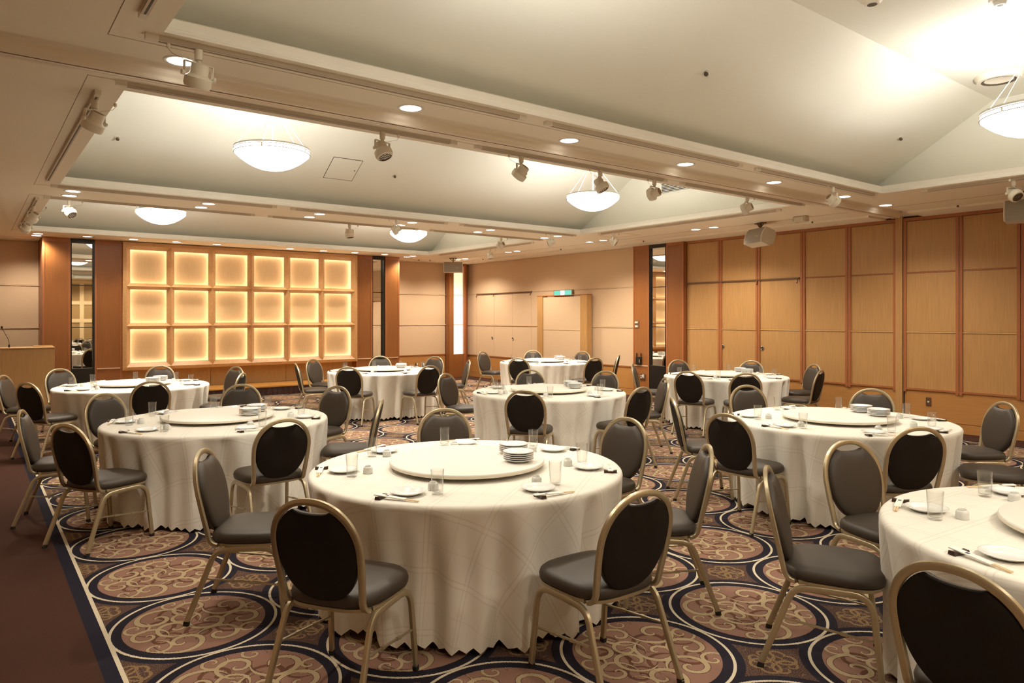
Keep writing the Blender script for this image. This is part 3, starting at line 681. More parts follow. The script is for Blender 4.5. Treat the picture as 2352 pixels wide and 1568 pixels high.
# light-weight fittings
def ceiling_disc(name, label, cat, loc, prof, mat, rot=(0, 0, 0), dark=None):
    t = thing(name, label, cat, loc); t.rotation_euler = rot
    obj('cover', MB().lathe(prof, 20), mat, t, smooth=True)
    if dark: obj('core', MB().lathe(dark, 14), 'cream_dark', t, smooth=True)
SLOPE = math.atan2(3.97 - 3.125, 1.40)
def on_slope(c, d): return c + d, 3.125 + (LH + 0.34 - d) * math.tan(SLOPE)
for (x, c, lab) in ((4.71, 1.96, 'small ceiling sprinkler on the nearest coffer slope, middle of the picture'), (8.13, 1.96, 'small ceiling sprinkler on the nearest coffer slope towards the right'), (1.30, 7.207, 'small ceiling sprinkler on the middle coffer slope at the left'), (4.71, 7.207, 'small ceiling sprinkler on the middle coffer slope right of the hatch')):
    y, z = on_slope(c, 1.62)
    ceiling_disc('ceiling_sprinkler', lab, 'sprinkler', (x, y, z - 0.002), [(0.0, -0.003), (0.030, -0.003), (0.034, 0.003)], 'cream', (-SLOPE, 0, 0), [(0.0, -0.035), (0.014, -0.033), (0.018, -0.02), (0.010, -0.003)])
for x, y, lab in ((9.08, 15.72, 'tiny ceiling sprinkler left of the far corner speaker'), (9.40, 15.70, 'tiny ceiling sprinkler nearest the far corner speaker'), (10.25, 14.55, 'tiny ceiling sprinkler over the beige double doors'), (10.07, 11.40, 'tiny ceiling sprinkler over the folding screen'), (10.25, 9.22, 'tiny ceiling sprinkler over the mirror pier'), (10.25, 5.80, 'tiny ceiling sprinkler right of the middle speaker'), (10.28, 3.80, 'tiny ceiling sprinkler left of the right edge speaker')):
    ceiling_disc('ceiling_sprinkler', lab, 'sprinkler', (x, y, ZC), [(0.0, -0.003), (0.022, -0.003), (0.026, 0.002)], 'cream', (0, 0, 0), [(0.0, -0.03), (0.012, -0.028), (0.014, -0.016), (0.008, -0.003)])
# hatch on the middle coffer slope
ht = thing('ceiling_hatch', 'square access hatch in the middle coffer slope', 'hatch', (3.95, *on_slope(7.207, 1.63))); ht.rotation_euler = (-SLOPE, 0, 0)
obj('panel', MB().box(-0.20, 0.20, -0.20, 0.20, -0.004, 0.002), 'coffer', ht)
for a in ((-0.205, 0.205, 0.20, 0.206), (-0.205, 0.205, -0.206, -0.20), (-0.206, -0.20, -0.2, 0.2), (0.20, 0.206, -0.2, 0.2)): obj('gap', MB().box(*a, -0.005, 0.001), 'cream_dark', ht)
obj('lock', MB().lathe([(0, -0.007), (0.010, -0.006), (0.010, 0)], 12, (0.165, 0.0, 0)), 'cream_dark', ht)
# louvred grille on the gable
gr = thing('air_grille', 'louvred air grille high on the right end of the middle coffer', 'grille', (LX1 + 0.248, 7.25, 3.70))
obj('frame', MB().box(-0.006, 0.002, -0.36, 0.36, -0.13, 0.13), 'coffer', gr); obj('backing', MB().box(-0.008, -0.004, -0.33, 0.33, -0.105, 0.105), 'black', gr)
for k in range(9): obj('louvre', MB().box(-0.016, -0.006, -0.33, 0.33, -0.100 + k * 0.024, -0.0915 + k * 0.024), 'coffer', gr)
# round air diffuser and slots on the flat top of the nearest coffer
ceiling_disc('air_diffuser', 'round cream air diffuser near the right edge', 'air diffuser', (8.02, 2.60, 3.97), [(0.0, -0.030), (0.11, -0.030), (0.125, -0.040), (0.15, -0.052), (0.185, -0.050), (0.205, -0.020), (0.21, 0.0)], 'cream', (0, 0, 0), [(0.126, -0.043), (0.150, -0.054)])
ceiling_disc('smoke_detector', 'round white smoke detector at the top right', 'smoke detector', (6.10, 1.97, 3.97), [(0.0, -0.045), (0.035, -0.045), (0.045, -0.02), (0.07, -0.012), (0.075, 0.0)], 'white_plastic', (0, 0, 0), [(0.0, -0.047), (0.02, -0.046)])
ceiling_disc('smoke_detector', 'round white ceiling sensor left of the other at the top', 'smoke detector', (5.32, 2.54, 3.97), [(0.0, -0.05), (0.05, -0.05), (0.065, -0.03), (0.085, -0.012), (0.09, 0.0)], 'cream', (0, 0, 0), [(0.0, -0.053), (0.035, -0.051)])
t = thing('slot_diffuser', 'long pale slot diffuser in the nearest coffer at right', 'air diffuser', (7.66, 1.6, 3.97)); obj('slot', MB().box(-0.03, 0.03, -0.8, 0.79, -0.012, 0.001), 'cream', t)
t = thing('sensor_box', 'small cream box on the ceiling right of the middle speaker', 'sensor', (9.62, 5.62, ZC)); obj('body', bevel_box(MB(), -0.06, 0.06, -0.10, 0.10, -0.085, 0.0, 0.01), 'speaker_body', t); obj('face', MB().box(-0.064, -0.058, -0.07, 0.07, -0.075, -0.02), 'cream', t)

# speakers
def speaker(x, y, rz, pitch, label):
    t = thing('loudspeaker', label, 'loudspeaker', (x, y, ZC), rz)
    obj('ceiling_plate', MB().box(-0.05, 0.05, -0.09, 0.09, -0.012, 0.0), 'plate_brown', t); obj('bracket_arm', MB().sweep([(0, 0, -0.012), (0, 0, -0.10)], 0.03, 0.03), 'plate_brown', t)
    for s_ in (-1, 1): obj('bracket_strut', MB().sweep([(0.0, s_ * 0.08, -0.012), (0, s_ * 0.03, -0.06)], 0.014, 0.014), 'plate_brown', t)
    obj('bracket_bar', MB().box(-0.03, 0.03, -0.17, 0.17, -0.115, -0.095), 'plate_brown', t)
    hd_ = bpy.data.objects.new('cabinet_pivot', None)
    n = 9; L = 0.235
    pf = []
    for k in range(n): a = -0.9 + 1.8 * k / (n - 1); pf.append((-0.075 - 0.055 * math.cos(a * 1.2), 0.125 * a / 0.9))     # curved grille side
    pf += [(0.05, 0.125), (0.10, 0.075), (0.10, -0.075), (0.05, -0.125)]
    rings = [[(p[0], yy, p[1]) for p in pf] for yy in (-L, L)]
    c_ = obj('cabinet', MB().loft(rings, True, True), 'speaker_body', t, (0, 0, -0.235), (0, pitch, 0))
    gf = [(p[0] - 0.004, p[1] * 0.98) for p in pf[:n]]
    mb = MB()
    for a, b in zip(gf, gf[1:]): mb.quad((a[0], -L + 0.016, a[1]), (a[0], L - 0.016, a[1]), (b[0], L - 0.016, b[1]), (b[0], -L + 0.016, b[1]))
    obj('grille', mb, 'grille', c_)
    for yy in (-L, L): obj('end_rim', MB().sweep([(p[0] - 0.003, yy * 0.985, p[1]) for p in pf[:n]], 0.012, 0.010, ref=(0, 1, 0), n=6), 'cream', c_)
    cu = bpy.data.curves.new('badge_text', 'FONT'); cu.body = 'BOSE'; cu.size = 0.034; cu.align_x = 'CENTER'; cu.extrude = 0.001
    to = bpy.data.objects.new('tmp', cu); COL.objects.link(to); dg = bpy.context.evaluated_depsgraph_get(); me = bpy.data.meshes.new_from_object(to.evaluated_get(dg)); bpy.data.objects.remove(to)
    bd = obj('badge', me, None, c_, (-0.1315, -0.10, -0.035), (PI / 2, 0, -PI / 2)); me.materials.clear(); me.materials.append(MATS['white_plastic'])
speaker(9.80, 6.40, -0.42, 0.35, 'cream curved loudspeaker hung from the ceiling before the wood panels')
speaker(9.57, 14.87, 0.98, 0.12, 'small cream loudspeaker hung in the far right corner')
speaker(9.80, 2.86, 0.10, 0.12, 'cream loudspeaker hung at the right edge of the picture')

# ------------------------------------------------------------------ wall fittings
sg = thing('exit_sign', 'lit green emergency exit sign above the folding screen', 'exit sign', (XR - 0.02, 12.166, 2.155))
obj('case', bevel_box(MB(), -0.045, 0.02, -0.325, 0.325, -0.072, 0.078, 0.006), 'seam', sg)
obj('face', MB().box(-0.049, -0.045, -0.295, 0.295, -0.060, 0.060), 'exit_green', sg)
obj('lit_doorway', MB().box(-0.051, -0.048, -0.065, 0.065, -0.060, 0.060), 'exit_white', sg)
mb = MB(); mb.lathe([(0, 0), (0.010, 0)], 12)
fig = MB().sweep([(-0.053, 0.0, 0.022), (-0.053, 0.008, -0.012)], 0.002, 0.018, ref=(1, 0, 0), n=6).sweep([(-0.053, 0.008, -0.010), (-0.053, 0.030, -0.025), (-0.053, 0.028, -0.052)], 0.002, 0.010, ref=(1, 0, 0), n=6).sweep([(-0.053, 0.006, -0.010), (-0.053, -0.02, -0.028), (-0.053, -0.045, -0.032)], 0.002, 0.010, ref=(1, 0, 0), n=6).sweep([(-0.053, 0.0, 0.018), (-0.053, 0.03, 0.008), (-0.053, 0.042, 0.020)], 0.002, 0.008, ref=(1, 0, 0), n=6).sweep([(-0.053, 0.0, 0.018), (-0.053, -0.028, 0.012), (-0.053, -0.034, -0.008)], 0.002, 0.008, ref=(1, 0, 0), n=6)
fig.poly([(-0.053, -0.004 + 0.010 * math.cos(2 * PI * k / 10), 0.036 + 0.010 * math.sin(2 * PI * k / 10)) for k in range(10)])
obj('running_figure', fig, 'exit_green', sg)
# folding service screen in front of the beige wall
sc_ = thing('service_screen', 'wood framed screen with beige panels standing before the beige wall', 'screen', (10.70, 0, 0))
for a, b in ((12.90, 12.70), (11.418, 11.205)): obj('side_board', MB().box(-0.05, 0.10, b, a, 0.0, 2.09), 'tan_wood', sc_)
obj('panel', MB().box(-0.03, 0.02, 11.42, 12.698, 0.10, 1.312), 'beige', sc_); obj('panel', MB().box(-0.03, 0.02, 11.42, 12.698, 1.330, 2.07), 'beige', sc_)
obj('mid_rail', MB().box(-0.036, 0.02, 11.42, 12.698, 1.313, 1.329), 'beige_rail', sc_); obj('top_rail', MB().box(-0.055, 0.105, 11.20, 12.905, 2.09, 2.108), 'red_wood', sc_)
obj('plinth', MB().box(-0.03, 0.05, 11.42, 12.698, 0.0, 0.10), 'tan_wood', sc_)
# router, switch plate and sockets on the pier
PX = 10.765
rt = thing('wall_router', 'black wall router with two antennas on the mirror pier', 'router', (PX, 9.79, 0.735))
obj('body', bevel_box(MB(), -0.045, -0.002, -0.068, 0.068, -0.085, 0.07, 0.006), 'black', rt); obj('label_strip', MB().box(-0.047, -0.044, -0.038, -0.030, -0.045, 0.02), 'white_plastic', rt)
for y in (-0.058, 0.058): obj('antenna', MB().sweep([(-0.02, y, 0.06), (-0.02, y, 0.145)], 0.02, 0.016), 'black', rt)
obj('cable', MB().sweep(fillet([(-0.02, 0.068, -0.05), (-0.03, 0.13, -0.07), (-0.035, 0.17, -0.12), (-0.02, 0.16, -0.30)], 0.04, 4), 0.006, 0.006, n=6), 'black', rt)
sw = thing('switch_plate', 'metal switch plate on the mirror pier left edge', 'switch', (PX, 9.86, 1.46)); obj('plate', bevel_box(MB(), -0.012, -0.001, -0.055, 0.055, -0.075, 0.075, 0.003), 'steel', sw)
for z in (0.042, -0.038): obj('switch_key', MB().box(-0.018, -0.012, -0.035, 0.035, z - 0.014, z + 0.014), 'white_plastic', sw)
obj('display', MB().box(-0.0145, -0.012, -0.035, 0.035, -0.015, 0.018), 'plate_brown', sw)
def socket(name, loc, rz, n, label, plugs=0):
    t = thing(name, label, 'socket', loc, rz); w = 0.036 * n
    obj('plate', bevel_box(MB(), -0.010, -0.001, -w, w, -0.06, 0.06, 0.003), 'plate_brown', t)
    for k in range(n):
        y = -w + 0.036 + 0.072 * k
        for z in ((0.02, -0.02) if n > 1 or plugs else (0.0,)): obj('outlet', MB().box(-0.013, -0.010, y - 0.012, y + 0.012, z - 0.010, z + 0.010), 'white_plastic', t)
        if k < plugs: obj('plug', bevel_box(MB(), -0.045, -0.012, y - 0.016, y + 0.016, -0.012, 0.05, 0.004), 'white_plastic', t)
socket('wall_socket', (PX, 9.86, 0.415), 0, 1, 'brown socket plate with white plug low on the mirror pier, left one', 1)
socket('wall_socket', (PX, 9.70, 0.405), 0, 2, 'wide brown socket plate with plugs low on the mirror pier, right one', 1)
socket('wall_socket', (XR - 0.015, 4.387, 0.40), 0, 1, 'single brown socket plate on the right wood dado')
socket('wall_socket', (9.28, YB - 0.017, 0.36), PI / 2, 1, 'brown socket plate on far dado, left one of two', 1)
socket('wall_socket', (9.47, YB - 0.017, 0.36), PI / 2, 1, 'brown socket plate on far dado, right one of two', 1)
# lectern with microphone
lc = thing('lectern', 'plain light wood lectern at the far left edge', 'lectern', (0.80, 14.90, 0))
obj('front_panel', bevel_box(MB(), -0.355, 0.395, -0.20, -0.17, 0.045, 1.06, 0.003), 'light_wood', lc)
for x0, x1 in ((-0.40, -0.355), (0.36, 0.394)): obj('side_panel', MB().box(x0, x1, -0.198 if x0 > 0 else -0.21, 0.20, 0.045, 1.06), 'light_wood', lc)
obj('plinth', MB().box(-0.38, 0.38, -0.18, 0.19, 0.0, 0.045), 'black', lc)
obj('top', bevel_box(MB(), -0.42, 0.40, -0.215, 0.20, 1.060, 1.085, 0.004), 'light_wood', lc); obj('reading_ledge', MB().box(0.10, 0.39, 0.05, 0.20, 1.085, 1.102), 'light_wood', lc)
mc = thing('gooseneck_microphone', 'thin black gooseneck microphone on the lectern', 'microphone', (0.55, 14.86, 1.085))
obj('base', MB().lathe([(0, 0.055), (0.010, 0.05), (0.014, 0.0), (0.0, 0.0)], 12), 'black', mc, smooth=True)
obj('neck', MB().sweep(fillet([(0, 0, 0.04), (0, 0, 0.11), (-0.10, -0.02, 0.335)], 0.05, 5), 0.008, 0.008, n=8), 'black', mc)
obj('capsule', MB().lathe([(0, -0.02), (0.014, -0.016), (0.018, 0.0), (0.014, 0.016), (0, 0.02)], 12, (-0.103, -0.02, 0.348)), 'black', mc, smooth=True)

# ------------------------------------------------------------------ tables
TZ, TR = 0.72, 0.91
TABLES = {'T1': (2.345, 3.49), 'T2': (1.72, 6.41), 'T3': (1.70, 10.30), 'T4': (5.48, 10.65), 'T5': (9.13, 10.80), 'T6': (5.49, 6.43), 'T7': (9.08, 6.53), 'T8': (5.93, 3.12), 'T9': (3.68, 0.72)}
TDESC = {'T1': 'the nearest centre table', 'T2': 'the left carpet-edge table', 'T3': 'the far lectern-side table', 'T4': 'the far stage-side table',
         'T5': 'the far screen-side table', 'T6': 'the middle table', 'T7': 'the far panel-side table', 'T8': 'the large right table', 'T9': 'the cut-off right table'}
SETT = {'T1': [-148, -94, -44, 4, 58, 106, 155], 'T2': [-151, -88, -32, 24, 67, 114, 160], 'T3': [-148, -92, -34, 19, 67, 113, 154], 'T4': [-142, -88, -24, 26, 65, 119, 167],
        'T5': [-147, -97, -56, 10, 60, 108, 160], 'T6': [-141, -86, -34, 17, 60, 112, 165], 'T7': [-164, -134, -78, -26, 19, 67, 127], 'T8': [-132, 174, 129, 63, 15, -37, -88], 'T9': [161, 107, 53]}
WORDS = [(0, 'right'), (45, 'far right'), (90, 'far'), (135, 'far left'), (180, 'left'), (-135, 'near left'), (-90, 'near'), (-45, 'near right')]
def seat_words(angs):
    s_, c_ = math.sin(YAW), math.cos(YAW); cs = []
    for a in angs:
        x, y = math.cos(math.radians(a)), math.sin(math.radians(a)); cs.append(math.degrees(math.atan2(x * s_ + y * c_, x * c_ - y * s_)))
    order = sorted(range(len(angs)), key=lambda i: cs[i]); W8 = sorted(WORDS); best = None
    import itertools
    for comb in itertools.combinations(range(8), len(angs)):
        for rot in range(len(angs)):
            idx = [comb[(k + rot) % len(angs)] for k in range(len(angs))]
            e = sum(abs((cs[order[k]] - W8[idx[k]][0] + 180) % 360 - 180) ** 2 for k in range(len(angs)))
            if best is None or e < best[0]: best = (e, idx)
    out = [None] * len(angs)
    for k in range(len(angs)): out[order[k]] = W8[best[1][k]][1]
    return out

def cloth_mesh(seed):
    rnd = random.Random(seed); N = 480
    ph = [(k, rnd.uniform(0, 2 * PI), rnd.uniform(0.5, 1.0)) for k in (9, 14, 19, 25)]; low = [(k, rnd.uniform(0, 2 * PI)) for k in (2, 3, 5)]
    pa, pb, pc = [rnd.uniform(0, 2 * PI) for _ in range(3)]
    def fold(phi):
        f_ = math.cos(20 * phi + 2.2 * math.sin(2 * phi + pa) + 1.6 * math.sin(3 * phi + pb)) * (0.68 + 0.32 * math.cos(5 * phi + pc)) + 0.34 * math.cos(33 * phi + pb)
        return f_ - 0.25 * f_ * f_
    def lowf(phi): return sum(math.cos(k * phi + p) for k, p in low) / 3
    rings = [(0.0, 0)] ; V = []; F = []; UV = []
    tops = [0.30, 0.60, 0.80, 0.88]
    V.append((0, 0, TZ)); UV.append((0, 0)); prev = None; re_ = 0.024
    levels = [('t', r) for r in tops] + [('e', q) for q in (0, .33, .66, 1.0)] + [('d', t) for t in (0.03, .08, .14, .21, .29, .38, .48, .58, .68, .78, .87, .94, 1.0)]
    L = TZ - re_ - 0.028
    for li, (kd, q) in enumerate(levels):
        ring = []
        for k in range(N):
            phi = 2 * PI * k / N; fo = fold(phi); lo = lowf(phi)
            if kd == 't': r, z, s_ = q, TZ, q
            elif kd == 'e':
                a = q * PI / 2; rr = TR - re_
                r = rr + re_ * math.sin(a); z = TZ - re_ * (1 - math.cos(a)); s_ = rr + re_ * a
            else:
                amp = 0.002 + 0.044 * min(1, q * 2.0) ** 0.8
                r = TR - 0.050 * min(1, q * 2) + amp * fo + 0.008 * q * lo
                tooth = abs(((k % 6) / 6.0) - 0.5) * 2 if q == 1.0 else 0.5
                z = TZ - re_ - L * q - (0.012 * lo + 0.008 * fo) * q + (tooth - 0.5) * 0.026 * (q == 1.0); s_ = TR - re_ + re_ * PI / 2 + L * q
                z = max(z, 0.006)
            ring.append(len(V)); V.append((r * math.cos(phi), r * math.sin(phi), z)); UV.append((s_ * math.cos(phi), s_ * math.sin(phi)))
        if prev is None:
            for k in range(N): F.append((0, ring[k], ring[(k + 1) % N]))
        else:
            for k in range(N): F.append((prev[k], ring[k], ring[(k + 1) % N], prev[(k + 1) % N]))
        prev = ring
    me = bpy.data.meshes.new('tablecloth'); me.from_pydata(V, [], F); me.update()
    ul = me.uv_layers.new(name='flat')
    for lp in me.loops: ul.data[lp.index].uv = UV[lp.vertex_index]
    for p in me.polygons: p.use_smooth = True
    me.materials.append(MATS['cloth']); return me
CLOTHS = [cloth_mesh(3), cloth_mesh(11), cloth_mesh(29)]
ME_TT = MB().lathe([(0, 0.045), (0.440, 0.045), (0.452, 0.043), (0.456, 0.038)], 64).mesh('turntable_top', True)
ME_TE = MB().lathe([(0.456, 0.038), (0.456, 0.026), (0.450, 0.021), (0.0, 0.021)], 64).mesh('turntable_rim', True)
ME_TB = MB().lathe([(0.0, 0.0205), (0.16, 0.0205), (0.18, 0.0), (0.0, 0.0)], 32).mesh('turntable_base', True)
for q in (ME_TT, ME_TE, ME_TB): smooth_by_angle(q, 30)
ME_TOP = MB().lathe([(0.0, TZ - 0.006), (TR - 0.03, TZ - 0.006), (TR - 0.03, TZ - 0.034), (0.0, TZ - 0.034)], 48).mesh('tabletop')
ME_TLEG = MB().sweep([(0.46, 0, 0.0), (0.42, 0, 0.02), (0.36, 0, TZ - 0.034)], 0.04, 0.04, ref=(0, 1, 0)).mesh('leg')
# tableware prototypes
pp = [(0.0, 0.004), (0.045, 0.004), (0.055, 0.006), (0.068, 0.013), (0.087, 0.019), (0.0895, 0.0185), (0.088, 0.016), (0.070, 0.009), (0.056, 0.001), (0.050, 0.0), (0.0, 0.0)]
ME_PL = MB().lathe(pp, 40).mesh('plate', True)
ME_PL.materials.append(MATS['porcelain'])
gp = [(0.0, 0.0), (0.026, 0.0), (0.0285, 0.003), (0.034, 0.122), (0.0332, 0.1235), (0.0322, 0.122), (0.0272, 0.016), (0.024, 0.012), (0.0, 0.011)]
ME_GL = MB().lathe(gp, 32).mesh('tumbler', True); smooth_by_angle(ME_GL, 50); ME_GL.materials.append(MATS['glass'])
cp = [(0.027, 0.0), (0.0275, 0.002), (0.0265, 0.026), (0.023, 0.034), (0.018, 0.037), (0.0165, 0.0375), (0.0165, 0.042), (0.0145, 0.042), (0.014, 0.038), (0.0, 0.038)]
ME_CU = MB().lathe(cp, 28).mesh('cup', True); smooth_by_angle(ME_CU, 40); ME_CU.materials.append(MATS['cup_white'])
ME_RS = MB().loft([[(x, y * s_, z) for (y, z) in ((-0.014, 0.0), (0.014, 0.0), (0.011, 0.012 + h_), (-0.011, 0.012 + h_))] for x, s_, h_ in ((-0.036, 1.1, 0.004), (-0.02, 0.95, 0.001), (0.0, 0.85, -0.002), (0.02, 0.95, 0.001), (0.036, 1.1, 0.004))], True, True).mesh('chopstick_rest')
ME_RS.materials.append(MATS['rest_dark'])
ME_SL = bevel_box(MB(), -0.035, 0.135, -0.014, 0.014, 0.0, 0.0055, 0.0012).mesh('paper_sleeve')
ME_CS = MB().sweep([(0.13, 0, 0.0028), (0.205, 0, 0.0028)], 0.006, 0.0045, ref=(0, 1, 0)).mesh('chopstick')
mk = MB()
for k in range(3): mk.box(0.028 + k * 0.0052, 0.0322 + k * 0.0052, -0.007, 0.007, 0.0054, 0.0058)
ME_MK = mk.mesh('emblem')
def place(name, me, loc, rz, label, cat, group):
    o = bpy.data.objects.new(name, me); COL.objects.link(o); o.location = loc; o.rotation_euler = (0, 0, rz); return tag(o, label, cat, group)
S_, C_ = math.sin(YAW), math.cos(YAW)
def in_frame(x, y, z, mrg=30):
    d = x * S_ + y * C_
    if d < 0.3: return False
    u = 1176 + FPX * (x * C_ - y * S_) / d; v = V0 - FPX * (z - CAMH) / d
    return -mrg < u < 2352 + mrg and -mrg < v < 1568 + mrg
ti = 0
for key, (tx, ty) in TABLES.items():
    D = TDESC[key]; rz = 0.7 * ti + 0.35; ti += 1
    t = thing('banquet_table', 'round banquet table hidden under its cloth, %s' % D, 'table', (tx, ty, 0), rz, 'round banquet tables')
    obj('tabletop', ME_TOP, 'table_wood', t)
    for k in range(4): obj('leg', ME_TLEG, 'table_wood', t, (0, 0, 0), (0, 0, PI / 4 + k * PI / 2))
    place('tablecloth', CLOTHS[ti % 3], (tx, ty, 0), {'T1': 0.62, 'T2': 1.2}.get(key, rz * 2.1), 'white jacquard cloth with pinked hem draped over %s' % D, 'tablecloth', 'white tablecloths')
    ls = thing('lazy_susan', 'round cream turntable in the middle of %s' % D, 'lazy susan', (tx, ty, TZ + 0.001), 0, 'cream turntables')
    obj('base', ME_TB, 'rest_dark', ls); obj('rim', ME_TE, 'turntable_edge', ls); obj('top', ME_TT, 'turntable', ls)
    for (ang, rad, wd, n) in ((-54, 0.315, 'nearer', 5), (-8, 0.315, 'farther', 5)):
        px, py = tx + rad * math.cos(math.radians(ang)), ty + rad * math.sin(math.radians(ang))
        if not in_frame(px, py, 0.8): continue
        for k in range(n):
            place('plate', ME_PL, (px + random.uniform(-.0015, .0015), py + random.uniform(-.0015, .0015), TZ + 0.0465 + k * 0.0108), random.uniform(0, 6), 'white plate, %s from the top of the %s stack on %s' % (ORD[n - 1 - k], wd, D), 'plate', 'stacked white plates')
    words = seat_words(SETT[key])
    for ang, wd in zip(SETT[key], words):
        a = math.radians(ang); R = (math.cos(a), math.sin(a)); T = (-R[1], R[0]); z = TZ + 0.001
        def at(o_, r_): return (tx + R[0] * o_ + T[0] * r_, ty + R[1] * o_ + T[1] * r_, z)
        j = lambda s_=0.012: random.uniform(-s_, s_)
        if not in_frame(*at(0.73, 0)): continue
        place('plate', ME_PL, at(0.715 + j(), j()), j(3), 'white side plate set at the %s place of %s' % (wd, D), 'plate', 'white side plates')
        place('tumbler', ME_GL, at(0.675 + j(), 0.145 + j()), j(3), 'clear straight tumbler at the %s place of %s' % (wd, D), 'glass', 'clear tumblers')
        place('teacup', ME_CU, at(0.585 + j(), 0.075 + j()), j(3), 'small white cup turned upside down at the %s place of %s' % (wd, D), 'cup', 'upturned white cups')
        rest_p = at(0.838, -0.085 + j()); face = math.atan2(T[1], T[0]) + j(0.06)
        place('chopstick_rest', ME_RS, rest_p, face + PI / 2, 'dark brown chopstick rest at the %s place of %s' % (wd, D), 'chopstick rest', 'dark chopstick rests')
        cs = thing('chopsticks', 'wooden chopsticks in white paper sleeve at the %s place of %s' % (wd, D), 'chopsticks', (rest_p[0], rest_p[1], z + 0.0125), face, 'chopsticks in paper sleeves')
        cs.rotation_euler = (0, math.atan2(0.0105, 0.20), face)
        sl = obj('paper_sleeve', ME_SL, 'paper', cs); obj('emblem', ME_MK, 'ink', sl)
        for y in (-0.0045, 0.0045): obj('chopstick', ME_CS, 'chopstick_wood', cs, (0, y, 0))

# ------------------------------------------------------------------ chairs (front = +Y)
HT = 0.875                                     # top of the back hoop
LEAN0, LEAN1 = (-0.170, 0.405), (-0.272, HT)   # (y,z) of the hoop's foot and top
def lean_y(z): t = (z - LEAN0[1]) / (LEAN1[1] - LEAN0[1]); return LEAN0[0] + (LEAN1[0] - LEAN0[0]) * (0.8 * t + 0.2 * t * t)
def hoop_pts(off=0.0):
    pts = []; cz = HT - 0.218 - 0.0; hw = 0.203
    for k in range(0, 33):
        a = PI * k / 32; x = -(hw - off) * math.copysign(abs(math.cos(a)) ** 0.92, math.cos(a)); z = cz + (0.206 - off) * math.sin(a) ** 0.95
        pts.append((x, z))
    low = [(-0.188, 0.45), (-0.193, 0.50), (-0.198, 0.56), (-0.2015, 0.61)]
    L_ = [(x + off, z) for x, z in low]
    return L_ + pts + [(-x, z) for x, z in reversed(L_)]
def V3(x, z, d=0.0): return (x, lean_y(z) + d, z)
hp = hoop_pts()
path = [V3(x, z) for x, z in hp]
foot = fillet([(-0.185, -0.02, 0.412), (-0.186, -0.165, 0.398), V3(-0.188, 0.50)], 0.075, 6)[:-1]
path = foot + path[2:-2] + [(-x, y, z) for x, y, z in reversed(foot)]
CH = {}
CH['back_frame'] = (MB().sweep(path, 0.022, 0.028, ref=(0, 1, 0), n=8), 'gold')
# pad outline in (x, z): oval with a dip at the top
def pad_outline(sh=0.0):
    out = []; n = 80
    zc, zb = 0.655, 0.435
    for k in range(n):
        a = 2 * PI * k / n; cx_, sx_ = math.cos(a), math.sin(a)
        if sx_ >= 0: x = 0.190 * cx_; z = zc + 0.194 * sx_ ** 0.95
        else:
            x = 0.190 * math.copysign(abs(cx_) ** 0.86, cx_); z = zc - (zc - zb) * abs(sx_) ** 0.97
        if z > 0.79:                                 # hand hold: cut a smile into the crown of the pad
            z -= 0.036 * max(0.0, 1 - (x / 0.088) ** 2) ** 0.8
        out.append((x, z))
    return out
ol = pad_outline(); ctr = (0.0, 0.64)
def ringp(s, d): return [V3(ctr[0] + (x - ctr[0]) * s, ctr[1] + (z - ctr[1]) * s, d) for x, z in ol]
mb = MB().loft([ringp(1.0, 0.000), ringp(1.0, 0.010), ringp(0.985, 0.020), ringp(0.94, 0.028), ringp(0.85, 0.033), ringp(0.6, 0.037), ringp(0.2, 0.038)], False, True)
mb.f = [tuple(reversed(f)) for f in mb.f]
CH['backrest'] = (mb, 'seat_fabric')
CH['back_cover'] = (MB().loft([ringp(1.0, 0.001), ringp(0.995, -0.006), ringp(0.975, -0.010), ringp(0.5, -0.011), ringp(0.1, -0.011)], False, True), 'back_fabric')
def seat_ring(s, z, g=0.0):
    out = []; n = 48
    for k in range(n):
        a = 2 * PI * k / n; cx_, sx_ = math.cos(a), math.sin(a)
        e = 0.55
        x = 0.222 * math.copysign(abs(cx_) ** e, cx_); y = (0.225 if sx_ > 0 else 0.205) * math.copysign(abs(sx_) ** (0.62 if sx_ > 0 else 0.55), sx_)
        x *= (1.0 + 0.10 * (y + 0.2) / 0.43 - 0.06)
        out.append((x * s, y * s + 0.022, z + g * (1 - min(1, (x * x + y * y) / 0.06))))
    return out
CH['seat'] = (MB().loft([seat_ring(0.96, 0.410), seat_ring(1.0, 0.418), seat_ring(1.01, 0.436), seat_ring(0.985, 0.455), seat_ring(0.92, 0.468), seat_ring(0.75, 0.475), seat_ring(0.45, 0.479), seat_ring(0.1, 0.480)], True, True), 'seat_fabric')
CH['seat_frame'] = (MB().loft([seat_ring(0.94, 0.396), seat_ring(0.975, 0.396), seat_ring(0.985, 0.411), seat_ring(0.95, 0.411)], True, True), 'gold')
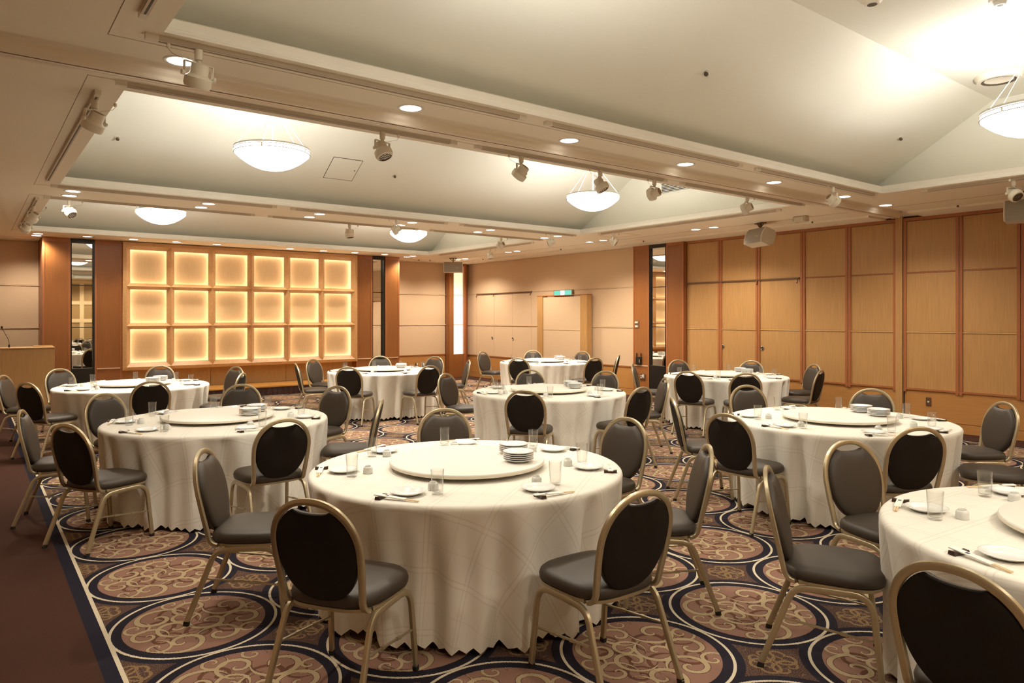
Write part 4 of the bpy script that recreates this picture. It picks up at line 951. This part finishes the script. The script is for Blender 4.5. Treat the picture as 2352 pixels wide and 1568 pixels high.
for sgn in (-1, 1):
    fr_ = fillet([(sgn * 0.222, 0.222, 0.012), (sgn * 0.210, 0.185, 0.386), (sgn * 0.207, -0.02, 0.384)], [0.085], 6)
    rr_ = fillet([(sgn * 0.222, -0.275, 0.012), (sgn * 0.204, -0.135, 0.378), (sgn * 0.207, -0.02, 0.384)], [0.085], 6)
    for nm, pth in (('leg', fr_), ('leg', rr_)): CH[(nm, sgn, pth[0][1])] = (MB().sweep(pth, 0.022, 0.028, ref=(1, 0, 0), n=8), 'gold')
    a = Vector(fr_[0]).lerp(Vector(fr_[1]), 0.62); b = Vector(rr_[0]).lerp(Vector(rr_[1]), 0.72)
    mid = a.lerp(b, 0.5)
    CH[('stretcher', sgn)] = (MB().sweep([a, b], 0.0105, 0.0105, n=6).sweep([a.lerp(b, .30), a.lerp(b, .37)], 0.016, 0.016, n=6).sweep([a.lerp(b, .63), a.lerp(b, .70)], 0.016, 0.016, n=6), 'gold')
    for pth in (fr_, rr_):
        p = pth[0]; CH[('foot_cap', sgn, p[1])] = (MB().sweep([(p[0], p[1], 0.0), (p[0] - 0.0005 * sgn, p[1] * 0.985, 0.022)], 0.025, 0.031, ref=(1, 0, 0), n=8), 'rubber')
CHM = []
for k, (m_, mat) in CH.items():
    nm = k if isinstance(k, str) else k[0]; me = m_.mesh(nm, True); smooth_by_angle(me, 48); me.materials.append(MATS[mat]); CHM.append((nm, me))
def chair(hx, hy, fx, fy, label, face=None):
    """hx,hy: point under the top of the hoop; fx,fy: point that the chair faces"""
    ang = math.atan2(fy - hy, fx - hx) if face is None else math.radians(face)
    dd = math.hypot(fx - hx, fy - hy)
    if dd < 1.40: hx -= (1.40 - dd) * math.cos(ang); hy -= (1.40 - dd) * math.sin(ang)
    ox, oy = hx + 0.272 * math.cos(ang), hy + 0.272 * math.sin(ang)
    t = thing('banquet_chair', label, 'chair', (ox, oy, 0), ang - PI / 2, 'gold framed banquet chairs')
    for nm, me in CHM: obj(nm, me, None, t)
CHAIRS = {'T1': [(1.077, 2.734, 33), (2.248, 2.015, 88), (1.017, 4.135, -32), (3.015, 4.82, None), (3.797, 3.566, None), (3.323, 2.533, 138)],
 'T9': [(3.087, 1.972, -62), (4.124, 2.118, None), (2.303, 0.857, None)],
 'T8': [(5.022, 2.106, 58), (4.664, 3.259, 0), (5.055, 4.183, -42), (6.631, 4.504, None), (7.312, 3.488, None), (7.087, 2.248, None), (6.178, 1.719, 112)],
 'T6': [(4.45, 5.574, None), (5.577, 5.107, None), (6.662, 5.632, None), (6.214, 7.687, None), (6.889, 6.863, None), (4.904, 7.819, None)],
 'T4': [(6.798, 10.055, None), (5.527, 9.23, None), (4.50, 9.80, None), (6.155, 12.105, None), (6.904, 11.342, None), (4.762, 11.939, None), (4.097, 10.968, None)],
 'T2': [(2.883, 5.679, None), (3.101, 7.067, None), (2.36, 7.914, None), (1.017, 7.746, None), (0.563, 5.701, 28), (0.32, 6.754, None), (1.791, 5.106, None)],
 'T3': [(3.155, 10.811, None), (2.844, 9.518, None), (2.306, 11.74, None), (1.015, 11.89, None), (0.602, 9.627, None), (0.335, 10.976, None), (1.652, 8.918, None)],
 'T5': [(7.822, 10.01, None), (8.967, 9.218, None), (8.686, 12.361, None), (9.896, 12.14, None), (10.50, 11.17, None), (10.019, 9.63, None)],
 'T7': [(8.246, 7.651, None), (7.701, 6.141, None), (8.069, 5.48, None), (9.679, 7.923, None), (10.472, 7.003, None), (10.439, 5.863, None), (9.366, 5.164, None)]}
for key, lst in CHAIRS.items():
    tx, ty = TABLES[key]; ws = seat_words([math.degrees(math.atan2(y - ty, x - tx)) for x, y, _ in lst])
    for (x, y, f), w in zip(lst, ws): chair(x, y, tx, ty, 'gold-framed grey banquet chair on the %s side of %s' % (w, TDESC[key]), f)
